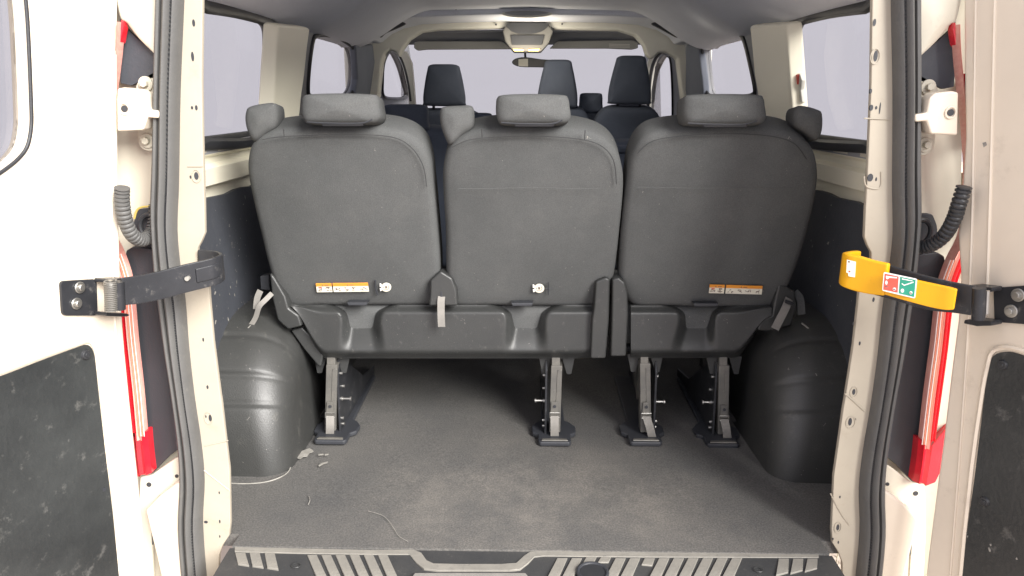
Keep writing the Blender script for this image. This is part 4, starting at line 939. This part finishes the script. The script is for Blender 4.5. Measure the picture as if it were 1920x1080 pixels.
# legs: upright box section, side plate, floor shoe, strap, rollers
def leg(par, cx, w_, y0, y1, inner_s, strap_q, fx, dark=0):
    """cx upright centre px at mid, y0 top, y1 foot; inner_s = side of the mechanism plate"""
    e = Vector(par.location)
    Yl = 1.93
    tb = PY(cx, y0, Yl); foot = PZ(fx, y1, .0)
    L = empty('leg', (0, 0, 0)); L.parent = par; L.location = (foot.x - e.x, foot.y - e.y, 0)
    base = Vector((foot.x, foot.y, 0))
    hw = w_ / 2
    b = B(); prism(b, [PY(x, y, Yl) for x, y in [(cx - hw, y0 + 14), (cx + hw, y0 + 14), (fx + hw, y1 - 26), (fx - hw, y1 - 26)]], (0, .035, 0))
    obj('upright', b, 'legsteel', L, bevel=.002)
    b = B(); prism(b, [PY(x, y, Yl - .002) for x, y in [(cx + hw * .1, y0 + 22), (cx + hw * .96, y0 + 22), (fx + hw * .96, y1 - 60), (fx + hw * .1, y1 - 60)]], (0, .003, 0))
    obj('face_plate', b, 'legsteel', L, bevel=.0008, seg=1)
    b = B(); prism(b, [PY(x, y, Yl + .004) for x, y in [(cx - hw * .9, y0 - 2), (cx + hw * .6, y0 - 2), (cx + hw * .6, y0 + 20), (cx - hw * .9, y0 + 20)]], (0, .02, 0)); obj('upper_bracket', b, 'legsteel', L, bevel=.002)
    for sg in (-1, 1):
        b = B(); prism(b, [PY(cx + sg * x, y, Yl + .03) for x, y in [(hw * .8, y0 - 4), (hw * .8 + 26, y0 - 4), (hw * .8 + 19, y0 + 30), (hw * .8 + 10, y0 + 30)]], (0, .01, 0)); obj('gusset', b, 'plastic', L, bevel=.002)
    # mechanism side plate going forward
    x = PY(fx, y1 - 60, Yl).x + inner_s * .022
    b = B(); prism(b, [(x, 1.93, .04), (x, 1.94, .20), (x, 1.98, .25), (x, 2.05, .18), (x, 2.25, .06), (x, 2.42, .03), (x, 2.42, .005), (x, 1.93, .005)], (inner_s * .006, 0, 0)); obj('side_plate', b, 'blackmetal', L, bevel=.001)
    b = B(); prism(b, [(x - inner_s * .03, 2.02, .10), (x - inner_s * .03, 2.30, .25), (x - inner_s * .03, 2.33, .23), (x - inner_s * .03, 2.05, .07)], (inner_s * .012, 0, 0)); obj('link_arm', b, 'legsteel', L, bevel=.002)
    b = B(); tube(b, [Vector((x + inner_s * .004, 1.955, .105)), Vector((x + inner_s * .032, 1.955, .105))], .0035, 8); cyl(b, (x + inner_s * .030, 1.955, .105), (x + inner_s * .034, 1.955, .105), .0065, seg=12); cyl(b, (x + inner_s * .006, 1.955, .105), (x + inner_s * .010, 1.955, .105), .0065, seg=12)
    obj('striker_pin', b, 'steel', L)
    for yy, zz in ((1.945, .05), (1.95, .030), (1.96, .18), (1.975, .135)):
        b = B(); cyl(b, (x + inner_s * .005, yy, zz), (x + inner_s * .012, yy, zz), .0045, seg=10); obj('rivet', b, 'steel', L)
    # shoe on the floor
    c = base; f0 = c.y
    o_ = [(-.046, .004), (-.040, -.004), (.040, -.004), (.046, .004), (.046, .045), (.062, .06), (.064, .10), (.05, .125), (.035, .14), (.03, .50), (-.03, .50), (-.035, .14), (-.05, .125), (-.064, .10), (-.062, .06), (-.046, .045)]
    b = B(); prism(b, [(c.x + p[0], f0 + p[1], .001) for p in o_], (0, 0, .014)); obj('floor_shoe', b, 'black', L, bevel=.004, seg=3)
    b = B(); prism(b, [(c.x + p[0] * .93, f0 + p[1], .015) for p in [(-.040, 0), (.040, 0), (.036, .012), (-.036, .012)]], (0, 0, .004)); obj('shoe_cap', b, 'legsteel', L, bevel=.002)
    # latch clip and strap
    q = strap_q
    b = B(); prism(b, [PY(a, y, Yl - .008) for a, y in [(q[0][0] - 6, q[0][1] - 26), (q[0][0] + 5, q[0][1] - 26), (q[0][0] + 7, q[0][1] - 2), (q[0][0] - 8, q[0][1] - 2)]], (0, .004, 0)); obj('latch_clip', b, 'legsteel', L, bevel=.001)
    cc = PY(q[0][0], q[0][1] - 18, Yl - .009); b = B(); cyl(b, cc + Vector((0, -.002, 0)), cc, .0042, seg=12); obj('latch_rivet', b, 'black', L)
    rr = [PY(q[0][0] + a, q[0][1] + c_, Yl - .011) for a, c_ in [(-9, -6), (9, -6), (9, 3), (-9, 3), (-9, -6)]]
    b = B(); tube(b, rr, .0013, 6); obj('latch_loop', b, 'steel', L)
    pts = spline([PY(a, y, Yl - .010 - .012 * math.sin(i / (len(q) - 1) * math.pi)) for i, (a, y) in enumerate(q)], 5); rows = []
    for i, p in enumerate(pts):
        rows.append([p - Vector((.0115, 0, 0)), p + Vector((.0115, 0, 0)), p + Vector((.0115, .002, 0)), p - Vector((.0115, -.002, 0))])
    b = B(); grid(b, rows, closed_u=True); obj('leg_strap', b, 'webbing', L)
    return L
leg(bench, 622, 21, 670, 834, 1, [(619, 780), (619, 800), (618, 823)], 619)
leg(bench, 1044, 21, 672, 837, -1, [(1040, 780), (1040, 800), (1040, 828)], 1040)
leg(single, 1210, 20, 668, 837, 1, [(1212, 781), (1218, 800), (1225, 828)], 1211)
leg(single, 1358, 20, 672, 841, -1, [(1358, 786), (1362, 805), (1365, 832)], 1356)
# seat cushions and the frame tubes under them (seen in the gap below the panels)
for par, xa, xb in ((bench, -.60, .16), (single, .22, .62)):
    b = B(); box(b, ((xa + xb) / 2, 2.18, .33), (xb - xa, .46, .12)); obj('cushion', b, 'fabric', par, bevel=.035, seg=4)
    b = B(); tube(b, [(xa + .04, 2.0, .25), (xb - .04, 2.0, .25)], .014, 10); obj('frame_tube', b, 'blackmetal', par)
    b = B(); tube(b, [(xa + .04, 2.36, .24), (xb - .04, 2.36, .24)], .014, 10); obj('frame_tube', b, 'blackmetal', par)

# ================================================================ second row and front seats
def simple_seat(name, label, x, y, ztop, wd, hr_w, hr_h, hr_gap, m_, group=None, taper=.85, base=.30):
    e = empty(name, (x, y, 0), label, 'car seat', group)
    kk = -.18
    o = [(-wd / 2 * .92, base), (-wd / 2, base + .15), (-wd / 2, ztop - .16), (-wd / 2 * .86, ztop - .05), (-wd / 2 * .55, ztop - .005), (0, ztop), (wd / 2 * .55, ztop - .005), (wd / 2 * .86, ztop - .05), (wd / 2, ztop - .16), (wd / 2, base + .15), (wd / 2 * .92, base)]
    P_ = spline([(x + a, y + .10 + kk * (z - .4), z) for a, z in o], 4, True)
    b = B(); pillow(b, P_, (0, -1, kk), .03, .012, .07, wd / 2); obj('backrest', b, m_, e, sharp=60)
    yh = y + .10 + kk * (ztop - .4)
    z0 = ztop + hr_gap
    hb = [(-hr_w / 2, z0 + .01), (-hr_w / 2 * .96, z0 + hr_h * .35), (-hr_w / 2 * taper, z0 + hr_h * .85), (-hr_w / 2 * taper * .8, z0 + hr_h), (0, z0 + hr_h * 1.02), (hr_w / 2 * taper * .8, z0 + hr_h), (hr_w / 2 * taper, z0 + hr_h * .85), (hr_w / 2 * .96, z0 + hr_h * .35), (hr_w / 2, z0 + .01), (hr_w / 2 * .85, z0 - .008), (-hr_w / 2 * .85, z0 - .008)]
    b = B(); pillow(b, spline([(x + a, yh - .02, z) for a, z in hb], 4, True), (0, -1, .0), .02, .01, .06, hr_w / 2 * .9); obj('headrest', b, m_, e, sharp=60)
    for sg in (-1, 1):
        b = B(); tube(b, [(x + sg * hr_w * .27, yh + .01, ztop - .02), (x + sg * hr_w * .27, yh + .01, z0 + .02)], .007, 8); obj('headrest_post', b, 'black', e)
    b = B(); box(b, (x, y + .38, base + .05), (wd, .5, .14)); obj('cushion', b, m_, e, bevel=.04, seg=3)
    b = B(); box(b, (x, y + .38, (base - .02) / 2), (wd * .6, .35, base - .02)); obj('seat_box', b, 'black', e, bevel=.01)
    return e
gx = lambda p_, Y: PY(p_, 200, Y).x
zz = lambda y_, Y: PY(985, y_, Y).z
simple_seat('middle_row_seat', 'dark middle row seat behind the driver, headrest low beside the left windows', gx(757, 2.72), 2.75, zz(240, 2.75), .46, .165, .085, -.005, 'fabric_dark', 'middle row seats', .95)
simple_seat('middle_row_seat', 'dark middle row seat in the centre of its row, mostly hidden by a grey headrest', gx(893, 2.72), 2.75, zz(250, 2.75), .40, .12, .075, -.005, 'fabric_dark', 'middle row seats', .9)
simple_seat('middle_row_seat', 'dark middle row seat on the right behind the front passengers', gx(1185, 2.72), 2.75, zz(266, 2.75), .36, .12, .02, -.03, 'fabric_dark', 'middle row seats', .9)
Yf = 3.75
simple_seat('driver_seat', 'dark front seat at far left with tall tapered headrest before the windscreen', gx(833, Yf), Yf, zz(207, Yf), .44, .205, .185, .028, 'fabric_dark', None, .78)
e = simple_seat('front_passenger_seat', 'dark front passenger seat at far right with tall headrest raised on two posts', gx(1180, Yf), Yf, zz(199, Yf), .36, .205, .215, .02, 'fabric_dark', 'front passenger seats', .72)
simple_seat('front_passenger_seat', 'dark front seat right of the mirror, headrest partly behind the grey middle headrest', gx(1045, Yf), Yf, zz(199, Yf), .36, .195, .215, .0, 'fabric_dark', 'front passenger seats', .72)
simple_seat('front_console_seat', 'low dark seat back with small square headrest between the two front passenger headrests', gx(1108, Yf + .1), Yf + .1, zz(205, Yf + .1), .20, .12, .085, -.005, 'fabric_dark', None, .92)

# stand-in by the right rear window: small pale plate with red tab
sb = empty('red_tab_plate', (.72, 2.2, .8), 'small pale plate with red tab by the right rear window', 'seat belt')
b = B(); prism(b, [PS(x, y, 1, -.03) for x, y in [(1489, 136), (1499, 138), (1503, 150), (1501, 168), (1504, 192), (1490, 192)]], (.012, 0, 0)); obj('pale_plate', b, 'header', sb, bevel=.003)
b = B(); prism(b, [PS(x, y, 1, -.034) for x, y in [(1489, 140), (1496, 140), (1495, 158), (1489, 160)]], (.006, 0, 0)); obj('release_tab', b, 'redink', sb, bevel=.001)

# ================================================================ outside
b = B(); grid(b, [[(x, y, -.58 + .004 * math.sin(x * 3 + y * 2)) for x in [-4 + .5 * i for i in range(17)]] for y in [-2 + .5 * k for k in range(21)]], thick=(0, 0, -.1))
g = obj('ground', b, 'ground'); g['kind'] = 'structure'
b = B()
for k in range(9000):
    x = random.uniform(.9, 3.2); y = random.uniform(.9, 4.2); h = random.uniform(.02, .06); a = random.uniform(0, 6.28); dx, dy = math.cos(a) * .004, math.sin(a) * .004
    lx, ly = random.uniform(-.02, .02), random.uniform(-.02, .02)
    v = [b.verts.new(p) for p in ((x - dx, y - dy, -.58), (x + dx, y + dy, -.58), (x + lx, y + ly, -.58 + h))]; b.faces.new(v)
g = obj('grass', b, 'grass', smooth=False, recalc=False); g['kind'] = 'stuff'; g['label'] = 'short dry grass on the ground beside the right rear corner of the van'
